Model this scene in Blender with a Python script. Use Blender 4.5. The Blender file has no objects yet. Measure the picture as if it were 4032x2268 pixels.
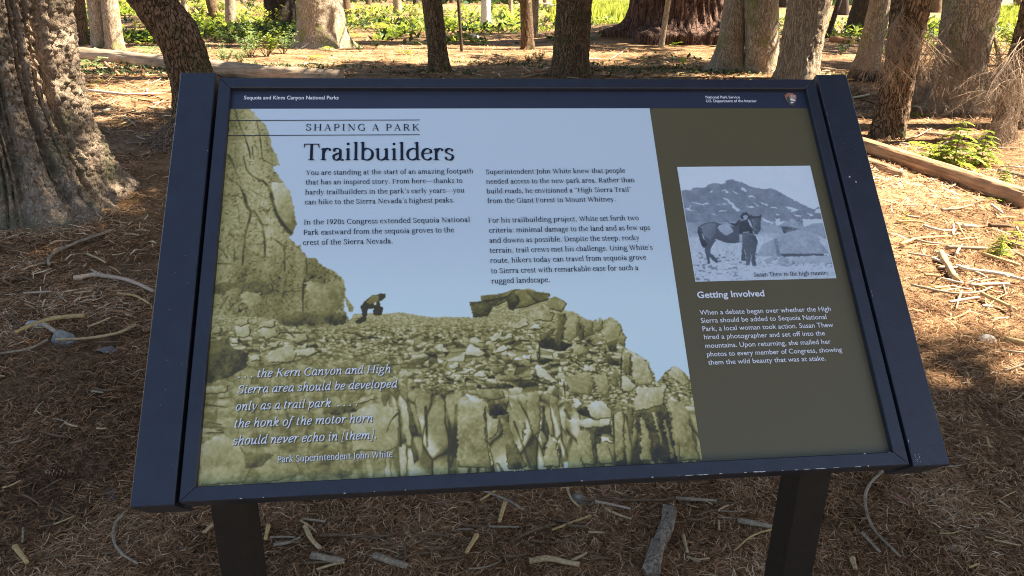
import bpy, math, random
import numpy as np
from mathutils import Matrix, Vector
from mathutils.geometry import tessellate_polygon
sc = bpy.context.scene
COL = sc.collection
random.seed(7); RNG = np.random.default_rng(11)

# ------------------------------------------------------------------ camera
FPX = 3004.4                      # focal length in photo pixels (4032 wide)
ZC = 1.06                         # height of the middle of the sign's panel
PITCH, ROLL, YAW = 0.37093, 0.01432, 0.10922
CAMP = np.array([-0.1577, -1.02588, 0.35860+ZC])
_f0 = np.array([math.sin(YAW), math.cos(YAW), 0.]); _r = np.array([math.cos(YAW), -math.sin(YAW), 0.]); _z = np.array([0, 0, 1.])
FWD = _f0*math.cos(PITCH)-_z*math.sin(PITCH); _u = _z*math.cos(PITCH)+_f0*math.sin(PITCH)
RGT = _r*math.cos(ROLL)+_u*math.sin(ROLL); UPV = _u*math.cos(ROLL)-_r*math.sin(ROLL)
cd = bpy.data.cameras.new('camera'); cam = bpy.data.objects.new('camera', cd); COL.objects.link(cam)
cd.sensor_width = 36; cd.lens = 36*FPX/4032; cd.clip_start = .02; cd.clip_end = 800
M = Matrix.Identity(4)
for i in range(3): M[i][0] = RGT[i]; M[i][1] = UPV[i]; M[i][2] = -FWD[i]; M[i][3] = CAMP[i]
cam.matrix_world = M; sc.camera = cam

# ------------------------------------------------------------------ sky and sun
SUN = np.array([.63, .02, .776]); SUN /= np.linalg.norm(SUN)
w = bpy.data.worlds.new('World'); sc.world = w; w.use_nodes = True
nt = w.node_tree; bg = nt.nodes['Background']; sky = nt.nodes.new('ShaderNodeTexSky'); sky.sky_type = 'NISHITA'; sky.sun_disc = False
sky.sun_elevation = math.asin(SUN[2]); sky.sun_rotation = math.atan2(SUN[0], SUN[1]); sky.altitude = 0; sky.air_density = 1.; sky.dust_density = 1.2; sky.ozone_density = 1.
nt.links.new(sky.outputs[0], bg.inputs[0]); bg.inputs[1].default_value = 0.0505
sd = bpy.data.lights.new('sun', 'SUN'); sd.energy = 5.0; sd.angle = math.radians(.53); sd.color = (1, .93, .80)
so = bpy.data.objects.new('sun', sd); COL.objects.link(so); so.rotation_euler = Vector(SUN).to_track_quat('Z', 'Y').to_euler()
sc.view_settings.view_transform = 'Standard'; sc.view_settings.look = 'None'; sc.view_settings.gamma = 1
sc.view_settings.exposure = 2.58
sc.cycles.pixel_filter_type = 'BLACKMAN_HARRIS'; sc.cycles.filter_width = 1.05; sc.cycles.use_denoising = True; sc.cycles.denoising_input_passes = 'RGB_ALBEDO_NORMAL'; sc.cycles.denoising_prefilter = 'NONE'

# ------------------------------------------------------------------ numbers and noise
def _h(ix, iy, iz, s):
    n = (ix*374761393+iy*668265263+iz*1274126177+s*974634777) & 0xffffffff
    n = ((n ^ (n >> 13))*1274126177) & 0xffffffff
    return ((n ^ (n >> 16)) & 0xffffff)/16777215.
def vn(x, y, z=0., s=0):
    x, y, z = np.broadcast_arrays(np.asarray(x, float), np.asarray(y, float), np.asarray(z, float))
    ix, iy, iz = (np.floor(q).astype(np.int64) for q in (x, y, z))
    fx, fy, fz = x-ix, y-iy, z-iz
    fx, fy, fz = (q*q*(3-2*q) for q in (fx, fy, fz))
    r = 0
    for a in (0, 1):
        for b in (0, 1):
            for c in (0, 1):
                r = r+_h(ix+a, iy+b, iz+c, s)*(fx if a else 1-fx)*(fy if b else 1-fy)*(fz if c else 1-fz)
    return r
def fbm(x, y, z=0., o=4, s=0):
    r = 0; a = .5; t = 0
    for i in range(o):
        r = r+a*vn(np.asarray(x)*2**i, np.asarray(y)*2**i, np.asarray(z)*2**i, s+i); t += a; a *= .55
    return r/t
def voro(x, y, s=0):
    """2-D cells: nearest distance, second distance, random id, offset to the cell's seed"""
    ix, iy = np.floor(x).astype(np.int64), np.floor(y).astype(np.int64)
    f1 = np.full(x.shape, 9.); f2 = np.full(x.shape, 9.); idv = np.zeros(x.shape); ox = np.zeros(x.shape); oy = np.zeros(x.shape)
    for a in (-1, 0, 1):
        for b in (-1, 0, 1):
            cx, cy = ix+a, iy+b
            dx = cx+.1+.8*_h(cx, cy, cx*0, s)-x; dy = cy+.1+.8*_h(cx, cy, cx*0+1, s)-y
            d = np.sqrt(dx*dx+dy*dy); m = d < f1
            f2 = np.where(m, f1, np.minimum(f2, d)); f1 = np.where(m, d, f1)
            idv = np.where(m, _h(cx, cy, cx*0+2, s), idv); ox = np.where(m, dx, ox); oy = np.where(m, dy, oy)
    return f1, f2, idv, ox, oy
def inside(poly, X, Y):
    r = np.zeros(X.shape, bool); n = len(poly); j = n-1
    for i in range(n):
        (xi, yi), (xj, yj) = poly[i], poly[j]
        if yi != yj: r ^= ((yi > Y) != (yj > Y)) & (X < (xj-xi)*(Y-yi)/(yj-yi)+xi)
        j = i
    return r
# ------------------------------------------------------------------ lay of the land
SEQ = np.array([0., 0.])          # set below, where the big sequoia stands
def gh(x, y):
    x = np.asarray(x, float); y = np.asarray(y, float)
    d = np.sqrt(x*x+y*y)
    a = np.clip((d-1.5)/8, .15, 1)
    h = a*.10*(fbm(x*.45+7, y*.45+3, 0, 3, 5)-.5)+.02*(fbm(x*2.3, y*2.3, 0, 2, 9)-.5)
    q = np.sqrt((x-SEQ[0])**2+(y-SEQ[1])**2)
    return h+.62*np.exp(-(q/3.3)**2)*(SEQ[1] > 0)
def ray(px, py): return FWD+RGT*(px-2016)/FPX-UPV*(py-1134)/FPX
def at(px, py):
    """the point of the ground seen at photo pixel (px, py)"""
    d = ray(px, py); z = 0.
    for _ in range(12):
        t = (CAMP[2]-z)/max(-d[2], 1e-4); p = CAMP+d*t; z = .5*z+.5*float(gh(p[0], p[1]))
    return np.array([p[0], p[1], float(gh(p[0], p[1]))])
def on_y(px, py, y):
    d = ray(px, py); return CAMP+d*(y-CAMP[1])/d[1]
def depth(p): return float((np.asarray(p)-CAMP) @ FWD)
def pix(P):
    d = np.asarray(P, float)-CAMP; z = d @ FWD
    z = np.where(np.abs(z) < 1e-3, 1e-3, z)
    return 2016+FPX*(d @ RGT)/z, 1134-FPX*(d @ UPV)/z, z
_s0 = at(2655, 165); SEQ = np.array([_s0[0], _s0[1]+.9])

# ------------------------------------------------------------------ mesh helpers
def mesh(name, V, F, mat, parent=None, smooth=False, attr=None, col=None):
    me = bpy.data.meshes.new(name); V = np.asarray(V, np.float32).reshape(-1, 3)
    if isinstance(F, np.ndarray):
        n, k = F.shape
        me.vertices.add(len(V)); me.vertices.foreach_set('co', V.ravel())
        me.loops.add(n*k); me.loops.foreach_set('vertex_index', F.astype(np.int32).ravel())
        me.polygons.add(n); me.polygons.foreach_set('loop_start', np.arange(0, n*k, k, dtype=np.int32))
        me.update(calc_edges=True); me.validate()
    else:
        me.from_pydata([tuple(v) for v in V], [], [tuple(f) for f in F]); me.update()
    if smooth and len(me.polygons): me.polygons.foreach_set('use_smooth', np.ones(len(me.polygons), bool))
    if attr is not None:
        a = me.attributes.new('tint', 'FLOAT', 'POINT'); a.data.foreach_set('value', np.asarray(attr, np.float32))
    if col is not None:
        a = me.color_attributes.new('print', 'FLOAT_COLOR', 'POINT'); a.data.foreach_set('color', np.asarray(col, np.float32).ravel())
    if mat: me.materials.append(mat)
    o = bpy.data.objects.new(name, me); COL.objects.link(o)
    if parent: o.parent = parent
    return o
def tag(o, label=None, cat=None, group=None, kind=None):
    if label: o['label'] = label
    if cat: o['category'] = cat
    if group: o['group'] = group
    if kind: o['kind'] = kind
    return o
def thing(name, label, cat, loc=(0, 0, 0), group=None):
    o = bpy.data.objects.new(name, None); COL.objects.link(o); o.location = [float(q) for q in loc]; o.empty_display_size = .1
    return tag(o, label, cat, group)
def copy_tree(o, loc, rz=0, sc_=1., label=None, group=None):
    def cp(a, par):
        c = a.copy(); COL.objects.link(c)
        if par: c.parent = par
        for ch in list(a.children): cp(ch, c)
        return c
    c = cp(o, None); c.location = [float(q) for q in loc]; c.rotation_euler = (0, 0, rz); c.scale = (sc_,)*3
    if label: c['label'] = label
    if group: c['group'] = group
    return c
def tube(P, R, n=8, bump=0., seed=0, cap=True):
    """tube along points P with radii R -> verts, faces"""
    P = np.asarray(P, float); R = np.asarray(R, float); m = len(P)
    T = np.gradient(P, axis=0); T /= np.linalg.norm(T, axis=1)[:, None]+1e-9
    ref = np.array([0, 0, 1.]) if abs(T[:, 2]).mean() < .8 else np.array([1., 0, 0])
    V = []
    th = np.arange(n)*2*math.pi/n
    for i in range(m):
        a = np.cross(T[i], ref); a /= np.linalg.norm(a)+1e-9; b = np.cross(a, T[i])
        r = R[i]*(1+(bump*(vn(np.cos(th)*2+seed, np.sin(th)*2, i*.55, 3)-.5)*2 if bump else 0))
        V.append(P[i]+np.outer(np.cos(th)*r, a)+np.outer(np.sin(th)*r, b))
    V = np.concatenate(V); F = []
    for i in range(m-1):
        for k in range(n):
            F.append((i*n+k, i*n+(k+1) % n, (i+1)*n+(k+1) % n, (i+1)*n+k))
    if cap: F += [tuple(range(n))[::-1], tuple(range((m-1)*n, m*n))]
    return V, F
class MB:
    def __init__(s): s.V = []; s.F = []; s.A = []; s.n = 0
    def add(s, V, F, a=0.):
        V = np.asarray(V, float).reshape(-1, 3); s.V.append(V); s.F += [tuple(int(i)+s.n for i in f) for f in F]; s.A.append(np.full(len(V), a)); s.n += len(V)
    def done(s, name, mat, parent=None, smooth=False):
        return mesh(name, np.concatenate(s.V), s.F, mat, parent, smooth, np.concatenate(s.A))
def subdiv(P, k=6):
    p = [np.array(q, float) for q in P]
    if len(p) == 2: return np.array([p[0]+(p[1]-p[0])*t for t in np.linspace(0, 1, k+1)])
    e = [2*p[0]-p[1]]+p+[2*p[-1]-p[-2]]; out = []
    for i in range(1, len(e)-2):
        a, b, c, d = e[i-1:i+3]
        for j in range(k):
            t = j/k; out.append(.5*((2*b)+(c-a)*t+(2*a-5*b+4*c-d)*t*t+(3*b-a-3*c+d)*t**3))
    return np.array(out+[p[-1]])

# ------------------------------------------------------------------ materials
def M_new(name):
    m = bpy.data.materials.new(name); m.use_nodes = True; n = m.node_tree
    return m, n, n.nodes['Principled BSDF'], lambda t: n.nodes.new('ShaderNode'+t), n.links.new
def ramp(n, stops):
    r = n.nodes.new('ShaderNodeValToRGB'); e = r.color_ramp.elements
    while len(e) > 1: e.remove(e[-1])
    e[0].position = stops[0][0]; e[0].color = (*stops[0][1], 1)
    for p, c in stops[1:]:
        k = e.new(p); k.color = (*c, 1)
    return r
def m_plain(name, c, rough=.6, spec=.5, bump=0., bscale=300, vary=.12, vscale=30, metal=0.):
    m, n, b, N, L = M_new(name)
    tc = N('TexCoord'); no = N('TexNoise'); no.inputs['Scale'].default_value = vscale; no.inputs['Detail'].default_value = 5
    L(tc.outputs['Object'], no.inputs['Vector'])
    r = ramp(n, [(.3, tuple(q*(1-vary) for q in c)), (.7, tuple(min(1, q*(1+vary)) for q in c))]); L(no.outputs['Fac'], r.inputs[0]); L(r.outputs[0], b.inputs['Base Color'])
    b.inputs['Roughness'].default_value = rough; b.inputs['Specular IOR Level'].default_value = spec; b.inputs['Metallic'].default_value = metal
    if bump:
        n2 = N('TexNoise'); n2.inputs['Scale'].default_value = bscale; n2.inputs['Detail'].default_value = 3; L(tc.outputs['Object'], n2.inputs['Vector'])
        bp = N('Bump'); bp.inputs['Strength'].default_value = bump; bp.inputs['Distance'].default_value = .002; L(n2.outputs['Fac'], bp.inputs['Height']); L(bp.outputs[0], b.inputs['Normal'])
    return m
def m_bark(name, dark, mid, light, scale=24., zs=.28, bump=.6, moss=None, bd=.02, elo=.35):
    m, n, b, N, L = M_new(name)
    tc = N('TexCoord'); mp = N('Mapping'); mp.inputs['Scale'].default_value = (1, 1, zs); L(tc.outputs['Object'], mp.inputs[0])
    nz = N('TexNoise'); nz.inputs['Scale'].default_value = scale*.35; nz.inputs['Detail'].default_value = 4; L(mp.outputs[0], nz.inputs['Vector'])
    mx = N('MixRGB'); mx.blend_type = 'ADD'; mx.inputs[0].default_value = .16; L(mp.outputs[0], mx.inputs[1]); L(nz.outputs['Color'], mx.inputs[2])
    vo = N('TexVoronoi'); vo.feature = 'DISTANCE_TO_EDGE'; vo.inputs['Scale'].default_value = scale; L(mx.outputs[0], vo.inputs['Vector'])
    vc = N('TexVoronoi'); vc.inputs['Scale'].default_value = scale; L(mx.outputs[0], vc.inputs['Vector'])
    n2 = N('TexNoise'); n2.inputs['Scale'].default_value = scale*2.2; n2.inputs['Detail'].default_value = 6; n2.inputs['Roughness'].default_value = .65; L(tc.outputs['Object'], n2.inputs['Vector'])
    ed = N('MapRange'); ed.inputs[1].default_value = .0; ed.inputs[2].default_value = .12; ed.inputs[3].default_value = elo; L(vo.outputs['Distance'], ed.inputs[0])
    sep = N('SeparateColor'); L(vc.outputs['Color'], sep.inputs[0])
    ml = N('Math'); ml.operation = 'MULTIPLY_ADD'; ml.inputs[1].default_value = .35; L(sep.outputs[0], ml.inputs[0]); L(n2.outputs['Fac'], ml.inputs[2])
    r1 = ramp(n, [(.35, mid), (.95, light)]); L(ml.outputs[0], r1.inputs[0])
    m1 = N('MixRGB'); m1.inputs[1].default_value = (*dark, 1); L(ed.outputs[0], m1.inputs[0]); L(r1.outputs[0], m1.inputs[2])
    out = m1.outputs[0]
    if moss:
        n3 = N('TexNoise'); n3.inputs['Scale'].default_value = 3.2; n3.inputs['Detail'].default_value = 6; L(tc.outputs['Object'], n3.inputs['Vector'])
        r3 = ramp(n, [(.52, (0, 0, 0)), (.66, (.75, .75, .75))]); L(n3.outputs['Fac'], r3.inputs[0])
        m2 = N('MixRGB'); m2.inputs[2].default_value = (*moss, 1); L(r3.outputs[0], m2.inputs[0]); L(out, m2.inputs[1]); out = m2.outputs[0]
    L(out, b.inputs['Base Color']); b.inputs['Roughness'].default_value = .95; b.inputs['Specular IOR Level'].default_value = .15
    hh = N('Math'); hh.operation = 'MULTIPLY_ADD'; hh.inputs[1].default_value = .35; L(n2.outputs['Fac'], hh.inputs[0]); L(ed.outputs[0], hh.inputs[2])
    bp = N('Bump'); bp.inputs['Strength'].default_value = bump; bp.inputs['Distance'].default_value = bd; L(hh.outputs[0], bp.inputs['Height']); L(bp.outputs[0], b.inputs['Normal'])
    return m
def m_tint(name, stops, rough=.9, trans=0., spec=.2, vary=0):
    """colour from the per-piece 'tint' attribute; trans lets light through leaves"""
    m, n, b, N, L = M_new(name)
    a = N('Attribute'); a.attribute_name = 'tint'; r = ramp(n, stops); L(a.outputs['Fac'], r.inputs[0]); L(r.outputs[0], b.inputs['Base Color'])
    b.inputs['Roughness'].default_value = rough; b.inputs['Specular IOR Level'].default_value = spec
    if trans:
        t = N('BsdfTranslucent'); L(r.outputs[0], t.inputs[0]); mx = N('MixShader'); mx.inputs[0].default_value = trans
        L(b.outputs[0], mx.inputs[1]); L(t.outputs[0], mx.inputs[2]); L(mx.outputs[0], n.nodes['Material Output'].inputs[0])
    return m
def m_wood(name, dark, light, zs=.06, scale=60, bump=.4, ang=None):
    """weathered barkless wood: fibres along the object's own x"""
    m, n, b, N, L = M_new(name)
    tc = N('TexCoord'); no = N('TexNoise'); no.inputs['Scale'].default_value = scale; no.inputs['Detail'].default_value = 6; no.inputs['Roughness'].default_value = .7
    vec = tc.outputs['Object']
    if ang is not None:
        mp0 = N('Mapping'); mp0.vector_type = 'TEXTURE'; mp0.inputs['Rotation'].default_value = (0, 0, ang); mp0.inputs['Scale'].default_value = (1/zs, 1, 1); L(vec, mp0.inputs[0]); vec = mp0.outputs[0]
    L(vec, no.inputs['Vector'])
    n1 = N('TexNoise'); n1.inputs['Scale'].default_value = scale*.12; n1.inputs['Detail'].default_value = 4; L(tc.outputs['Object'], n1.inputs['Vector'])
    ad = N('Math'); ad.operation = 'MULTIPLY_ADD'; ad.inputs[1].default_value = .6; L(n1.outputs['Fac'], ad.inputs[0]); L(no.outputs['Fac'], ad.inputs[2])
    r = ramp(n, [(.55, dark), (1.02, light)]); L(ad.outputs[0], r.inputs[0]); L(r.outputs[0], b.inputs['Base Color'])
    b.inputs['Roughness'].default_value = .85; b.inputs['Specular IOR Level'].default_value = .2
    bp = N('Bump'); bp.inputs['Strength'].default_value = bump; bp.inputs['Distance'].default_value = .004; L(no.outputs['Fac'], bp.inputs['Height']); L(bp.outputs[0], b.inputs['Normal'])
    return m
# ---------------------------------------------------------------- serif lettering
TK, TN, XH, CH, AS, DS = 104., 44., 482., 660., 742., -225.
def crv(pts, n=9):
    """smooth curve through the points (Catmull-Rom)"""
    p = [np.array(q, float) for q in pts]
    if len(p) == 2: return p
    e = [2*p[0]-p[1]] + p + [2*p[-1]-p[-2]]
    out = []
    for i in range(1, len(e)-2):
        a, b, c, d = e[i-1:i+3]
        for k in range(n):
            t = k/n
            out.append(.5*((2*b)+(c-a)*t+(2*a-5*b+4*c-d)*t*t+(3*b-a-3*c+d)*t**3))
    out.append(p[-1])
    return out
def pen(pts, smooth=True, thick=TK, thin=TN, w=None, stress=-.28):
    """broad-nib stroke: thick where it runs upright, thin where it runs flat"""
    p = crv(pts) if smooth else [np.array(q, float) for q in pts]
    L, R = [], []
    for i in range(len(p)):
        d = p[min(i+1, len(p)-1)] - p[max(i-1, 0)]
        a = math.atan2(d[1], d[0]); d = d/(np.linalg.norm(d)+1e-9)
        h = (w if w else thin+(thick-thin)*abs(math.sin(a-stress))**1.35)/2
        nrm = np.array([-d[1], d[0]])*h
        L.append(p[i]+nrm); R.append(p[i]-nrm)
    return [[L[i], L[i+1], R[i+1], R[i]] for i in range(len(p)-1)]
def box(x0, y0, x1, y1): return [[(x0, y0), (x1, y0), (x1, y1), (x0, y1)]]
def stem(x, y0, y1, w=TK): return box(x-w/2, y0, x+w/2, y1)
def foot(x, y, l=42, r=42, d=1, w=TK):
    a = x-w/2; b = x+w/2
    return [[(a-l, y), (b+r, y), (b+r, y+26*d), (b, y+46*d), (a, y+46*d), (a-l, y+26*d)]]
def flag(x, y, w=TK): return [[(x+w/2, y), (x-w/2-44, y-30), (x-w/2-44, y-54), (x-w/2, y-72), (x+w/2, y-72)]]
def dot(x, y, r=52): return [[(x+r*math.cos(a*math.pi/6), y+r*math.sin(a*math.pi/6)) for a in range(12)]]
def ring(cx, cy, rx, ry): return pen([(cx+rx*math.cos(a*math.pi/8), cy+ry*math.sin(a*math.pi/8)) for a in range(17)])
def arc(cx, cy, rx, ry, a0, a1, n=9):
    return pen([(cx+rx*math.cos(math.radians(a0+(a1-a0)*k/(n-1))), cy+ry*math.sin(math.radians(a0+(a1-a0)*k/(n-1)))) for k in range(n)])
def hump(x0, x1, y=XH):  # the arch of n, m, h
    return pen([(x0+20, y-120), (x0+70, y-45), (x0+150, y-14), (x1-30, y-50), (x1, y-150), (x1, y-200)]) + stem(x1, 0, y-180) + foot(x1, 0, 42, 44)
def bowl(cx, ry=None): return ring(cx, XH/2, 190, XH/2-6)
def glyphs():
    G = {}
    def g(c, adv, *parts):
        G[c] = (adv, [q for p in parts for q in p])
    g(' ', 235)
    g('a', 470, pen([(90, 370), (120, 445), (215, 468), (310, 425), (325, 340)]), stem(325, 60, 350), pen([(325, 80), (345, 20), (400, 8), (452, 30)]),
      pen([(325, 290), (200, 250), (95, 190), (80, 110), (125, 25), (215, 10), (300, 70), (325, 120)]), dot(100, 372, 42))
    g('b', 555, stem(115, 20, AS), flag(115, AS), pen([(115, 360), (190, 448), (300, 470), (430, 390), (480, 245), (430, 85), (295, 12), (180, 30), (115, 90)]))
    g('c', 455, pen([(390, 375), (350, 440), (260, 468), (130, 400), (75, 240), (125, 85), (245, 14), (345, 40), (412, 110)]), dot(378, 380, 44))
    g('d', 560, stem(435, 30, AS), flag(435, AS), foot(435, 0, -40, 62), pen([(435, 395), (370, 455), (270, 470), (125, 395), (70, 235), (115, 85), (225, 14), (350, 45), (435, 120)]))
    g('e', 475, pen([(75, 270), (400, 292)], False, w=36), pen([(400, 285), (385, 410), (260, 468), (130, 400), (72, 240), (125, 80), (245, 14), (345, 38), (415, 105)]))
    g('f', 325, stem(140, 0, 600), foot(140, 0, 46, 65), box(30, XH-36, 290, XH), pen([(140, 560), (160, 670), (235, 728), (315, 712)]), dot(312, 690, 40))
    g('g', 500, ring(225, 325, 150, 142), pen([(340, 420), (400, 462), (480, 462)], w=44), pen([(150, 200), (95, 140), (130, 85), (260, 65), (400, 40), (445, -60), (380, -175), (225, -212), (80, -180), (45, -90), (110, 10), (160, 40)]))
    g('h', 585, stem(115, 0, AS), flag(115, AS), foot(115, 0, 47, 42), hump(115, 450))
    g('i', 290, stem(145, 0, XH), flag(145, XH), foot(145, 0), dot(140, 655, 56))
    g('j', 275, stem(150, -60, XH), flag(150, XH), dot(145, 655, 56), pen([(150, -40), (135, -150), (60, -212), (-20, -190)]))
    g('k', 545, stem(115, 0, AS), flag(115, AS), foot(115, 0, 47, 42), pen([(140, 215), (390, 455)], False, w=42), pen([(225, 290), (430, 20)], False, w=88), foot(440, 0, 53, 47, 1, 60), foot(390, XH, 46, 46, -1, 60))
    g('l', 290, stem(145, 0, AS), flag(145, AS), foot(145, 0))
    g('m', 880, stem(115, 0, XH), flag(115, XH), foot(115, 0, 47, 38), hump(115, 430), hump(430, 745))
    g('n', 585, stem(115, 0, XH), flag(115, XH), foot(115, 0, 47, 42), hump(115, 450))
    g('o', 535, bowl(267))
    g('p', 560, stem(120, DS, XH), flag(120, XH), foot(120, DS, 47, 57), pen([(120, 370), (200, 450), (310, 470), (440, 390), (488, 245), (435, 85), (310, 12), (200, 25), (120, 85)]))
    g('q', 555, stem(430, DS, XH), foot(430, DS, 57, 47), pen([(430, 395), (360, 455), (270, 470), (125, 395), (70, 235), (115, 85), (230, 14), (350, 45), (430, 120)]))
    g('r', 420, stem(120, 0, XH), flag(120, XH), foot(120, 0, 47, 62), pen([(130, 320), (190, 430), (280, 470), (370, 440)]), dot(352, 420, 50))
    g('s', 400, pen([(325, 370), (285, 445), (195, 468), (95, 420), (85, 330), (190, 262), (300, 210), (335, 120), (270, 30), (180, 12), (95, 45), (62, 120)]), foot(330, 360, 0, 0, 1, 30), foot(62, 110, 0, 0, 1, 30))
    g('t', 340, pen([(140, 600), (140, 480), (140, 140), (165, 40), (235, 10), (310, 45)]), box(25, XH-36, 295, XH))
    g('u', 590, pen([(120, XH), (120, 300), (125, 120), (175, 30), (270, 14), (375, 60), (440, 140)]), stem(445, 20, XH), flag(120, XH), flag(445, XH), foot(445, 0, -40, 65))
    g('v', 505, pen([(85, 470), (255, 10)], False, w=86), pen([(415, 470), (262, 15)], False, w=38), foot(85, XH, 46, 52, -1, 60), foot(415, XH, 47, 38, -1, 40))
    g('w', 770, pen([(85, 470), (245, 10)], False, w=84), pen([(385, 440), (250, 15)], False, w=38), pen([(375, 470), (535, 10)], False, w=84), pen([(685, 470), (540, 15)], False, w=38), foot(85, XH, 46, 47, -1, 60), foot(375, XH, 46, 38, -1, 60), foot(685, XH, 46, 38, -1, 40))
    g('x', 520, pen([(95, 470), (420, 12)], False, w=84), pen([(405, 470), (95, 12)], False, w=38), foot(95, XH, 46, 47, -1, 60), foot(405, XH, 38, 38, -1, 40), foot(420, 0, 46, 46, 1, 60), foot(95, 0, 42, 46, 1, 40))
    g('y', 505, pen([(85, 470), (260, 30)], False, w=86), pen([(415, 470), (265, 40), (205, -120), (130, -205), (50, -190)], w=40), dot(60, -178, 44), foot(85, XH, 46, 52, -1, 60), foot(415, XH, 47, 38, -1, 40))
    g('z', 465, box(55, XH-36, 410, XH), box(50, 0, 415, 36), pen([(375, 465), (90, 15)], False, w=80), box(55, XH-120, 85, XH), box(385, 0, 415, 125))
    g('A', 690, pen([(335, 650), (575, 20)], False, w=92), pen([(335, 650), (105, 20)], False, w=40), box(180, 205, 480, 240), foot(105, 0, 57, 61, 1, 40), foot(575, 0, 57, 47, 1, 90))
    g('C', 680, pen([(580, 500), (520, 610), (390, 650), (190, 580), (85, 330), (190, 85), (380, 10), (520, 50), (610, 150)]), box(568, 470, 600, 640))
    g('D', 760, stem(155, 0, CH), foot(155, 0, 53, 0), foot(155, CH, 53, 0, -1), pen([(155, 18), (330, 18), (540, 70), (660, 330), (540, 590), (330, 642), (155, 642)]))
    g('F', 580, stem(155, 0, CH), foot(155, 0, 53, 65), foot(155, CH, 53, 0, -1), box(155, CH-36, 530, CH), box(500, 510, 532, CH), box(155, 325, 430, 360), box(405, 265, 433, 420))
    g('G', 745, pen([(590, 510), (530, 610), (400, 650), (190, 580), (85, 330), (190, 85), (390, 10), (560, 50), (610, 80)]), box(575, 480, 607, 640), stem(610, 60, 290), foot(610, 300, 65, 47, -1))
    g('H', 790, stem(155, 0, CH), stem(635, 0, CH), box(155, 320, 635, 356), foot(155, 0, 53, 53), foot(155, CH, 53, 53, -1), foot(635, 0, 53, 53), foot(635, CH, 53, 53, -1))
    g('I', 360, stem(180, 0, CH), foot(180, 0, 55, 55), foot(180, CH, 55, 55, -1))
    g('J', 355, stem(180, 60, CH), foot(180, CH, 55, 55, -1), pen([(180, 90), (165, -60), (95, -140), (20, -135)]))
    g('K', 715, stem(155, 0, CH), foot(155, 0, 53, 53), foot(155, CH, 53, 53, -1), pen([(190, 320), (560, 640)], False, w=42), pen([(290, 390), (600, 20)], False, w=92), foot(600, 0, 57, 49, 1, 70), foot(560, CH, 57, 46, -1, 50))
    g('M', 905, stem(145, 0, CH, 42), stem(740, 0, CH), pen([(150, 650), (435, 40)], False, w=92), pen([(720, 650), (440, 40)], False, w=40), foot(145, 0, 53, 53, 1, 42), foot(740, 0, 53, 53), foot(120, CH, 46, 30, -1, 60), foot(760, CH, 30, 46, -1, 60))
    g('N', 775, stem(145, 0, CH, 42), stem(625, 0, CH, 42), pen([(135, 650), (620, 20)], False, w=94), foot(145, 0, 53, 53, 1, 42), foot(625, CH, 53, 53, -1, 42), foot(110, CH, 46, 30, -1, 50))
    g('P', 600, stem(155, 0, CH), foot(155, 0, 53, 65), foot(155, CH, 53, 0, -1), pen([(155, 642), (330, 642), (470, 600), (525, 470), (460, 335), (320, 290), (170, 300)]))
    g('R', 685, stem(155, 0, CH), foot(155, 0, 53, 53), foot(155, CH, 53, 0, -1), pen([(155, 642), (330, 642), (455, 600), (505, 485), (450, 370), (320, 325), (170, 325)]), pen([(340, 330), (565, 20)], False, w=90), foot(575, 0, 46, 49, 1, 70))
    g('S', 545, pen([(440, 500), (395, 610), (275, 650), (140, 600), (105, 490), (180, 390), (350, 310), (455, 215), (440, 90), (320, 12), (190, 20), (105, 80), (75, 170)]), box(432, 470, 462, 640), box(60, 25, 92, 195))
    g('T', 650, stem(325, 0, CH), foot(325, 0, 65, 65), box(45, CH-38, 605, CH), [[(45, CH), (30, 495), (60, 495), (95, CH-36)], [(605, CH), (620, 495), (590, 495), (555, CH-36)]])
    g('U', 755, pen([(150, CH), (150, 400), (155, 190), (230, 50), (385, 10), (540, 60), (610, 200), (615, 400)]), stem(615, 380, CH, 42), foot(150, CH, 53, 57, -1), foot(615, CH, 53, 53, -1, 42))
    g('W', 1000, pen([(100, 650), (315, 10)], False, w=92), pen([(500, 620), (320, 15)], False, w=40), pen([(490, 650), (705, 10)], False, w=92), pen([(895, 650), (710, 15)], False, w=40), foot(100, CH, 49, 49, -1, 70), foot(490, CH, 49, 46, -1, 70), foot(895, CH, 49, 42, -1, 42))
    g('Y', 655, pen([(95, 650), (325, 280)], False, w=90), pen([(565, 650), (335, 280)], False, w=42), stem(328, 0, 300), foot(328, 0, 57, 57), foot(95, CH, 46, 53, -1, 60), foot(565, CH, 49, 42, -1, 42))
    g('0', 520, ring(260, 325, 170, 318)); g('1', 400, stem(210, 0, 640), foot(210, 0, 61, 61), flag(210, 640))
    g('2', 500, pen([(95, 490), (140, 610), (250, 645), (365, 590), (385, 480), (320, 340), (180, 170), (80, 40)]), box(60, 0, 420, 62))
    g('9', 520, ring(250, 440, 160, 200), pen([(415, 460), (400, 260), (300, 90), (140, 5)]))
    g('.', 250, dot(120, 56, 64)); g(',', 250, dot(120, 54, 60), pen([(150, 60), (150, -20), (90, -110)], w=34)); g(':', 260, dot(130, 48), dot(130, 400))
    g('\u2014', 1000, box(0, 225, 1000, 262)); g('\u2019', 235, dot(115, 660, 50), pen([(145, 670), (145, 600), (90, 520)], w=34))
    g('\u201d', 430, dot(115, 660, 48), pen([(145, 670), (145, 600), (90, 520)], w=34), dot(305, 660, 48), pen([(335, 670), (335, 600), (280, 520)], w=34))
    g('\u201c', 430, dot(125, 570, 48), pen([(95, 560), (95, 630), (150, 710)], w=34), dot(315, 570, 48), pen([(285, 560), (285, 630), (340, 710)], w=34))
    g('[', 320, stem(130, -160, 740, 46), box(130, 704, 290, 740), box(130, -160, 290, -124)); g(']', 320, stem(190, -160, 740, 46), box(30, 704, 190, 740), box(30, -160, 190, -124))
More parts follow.
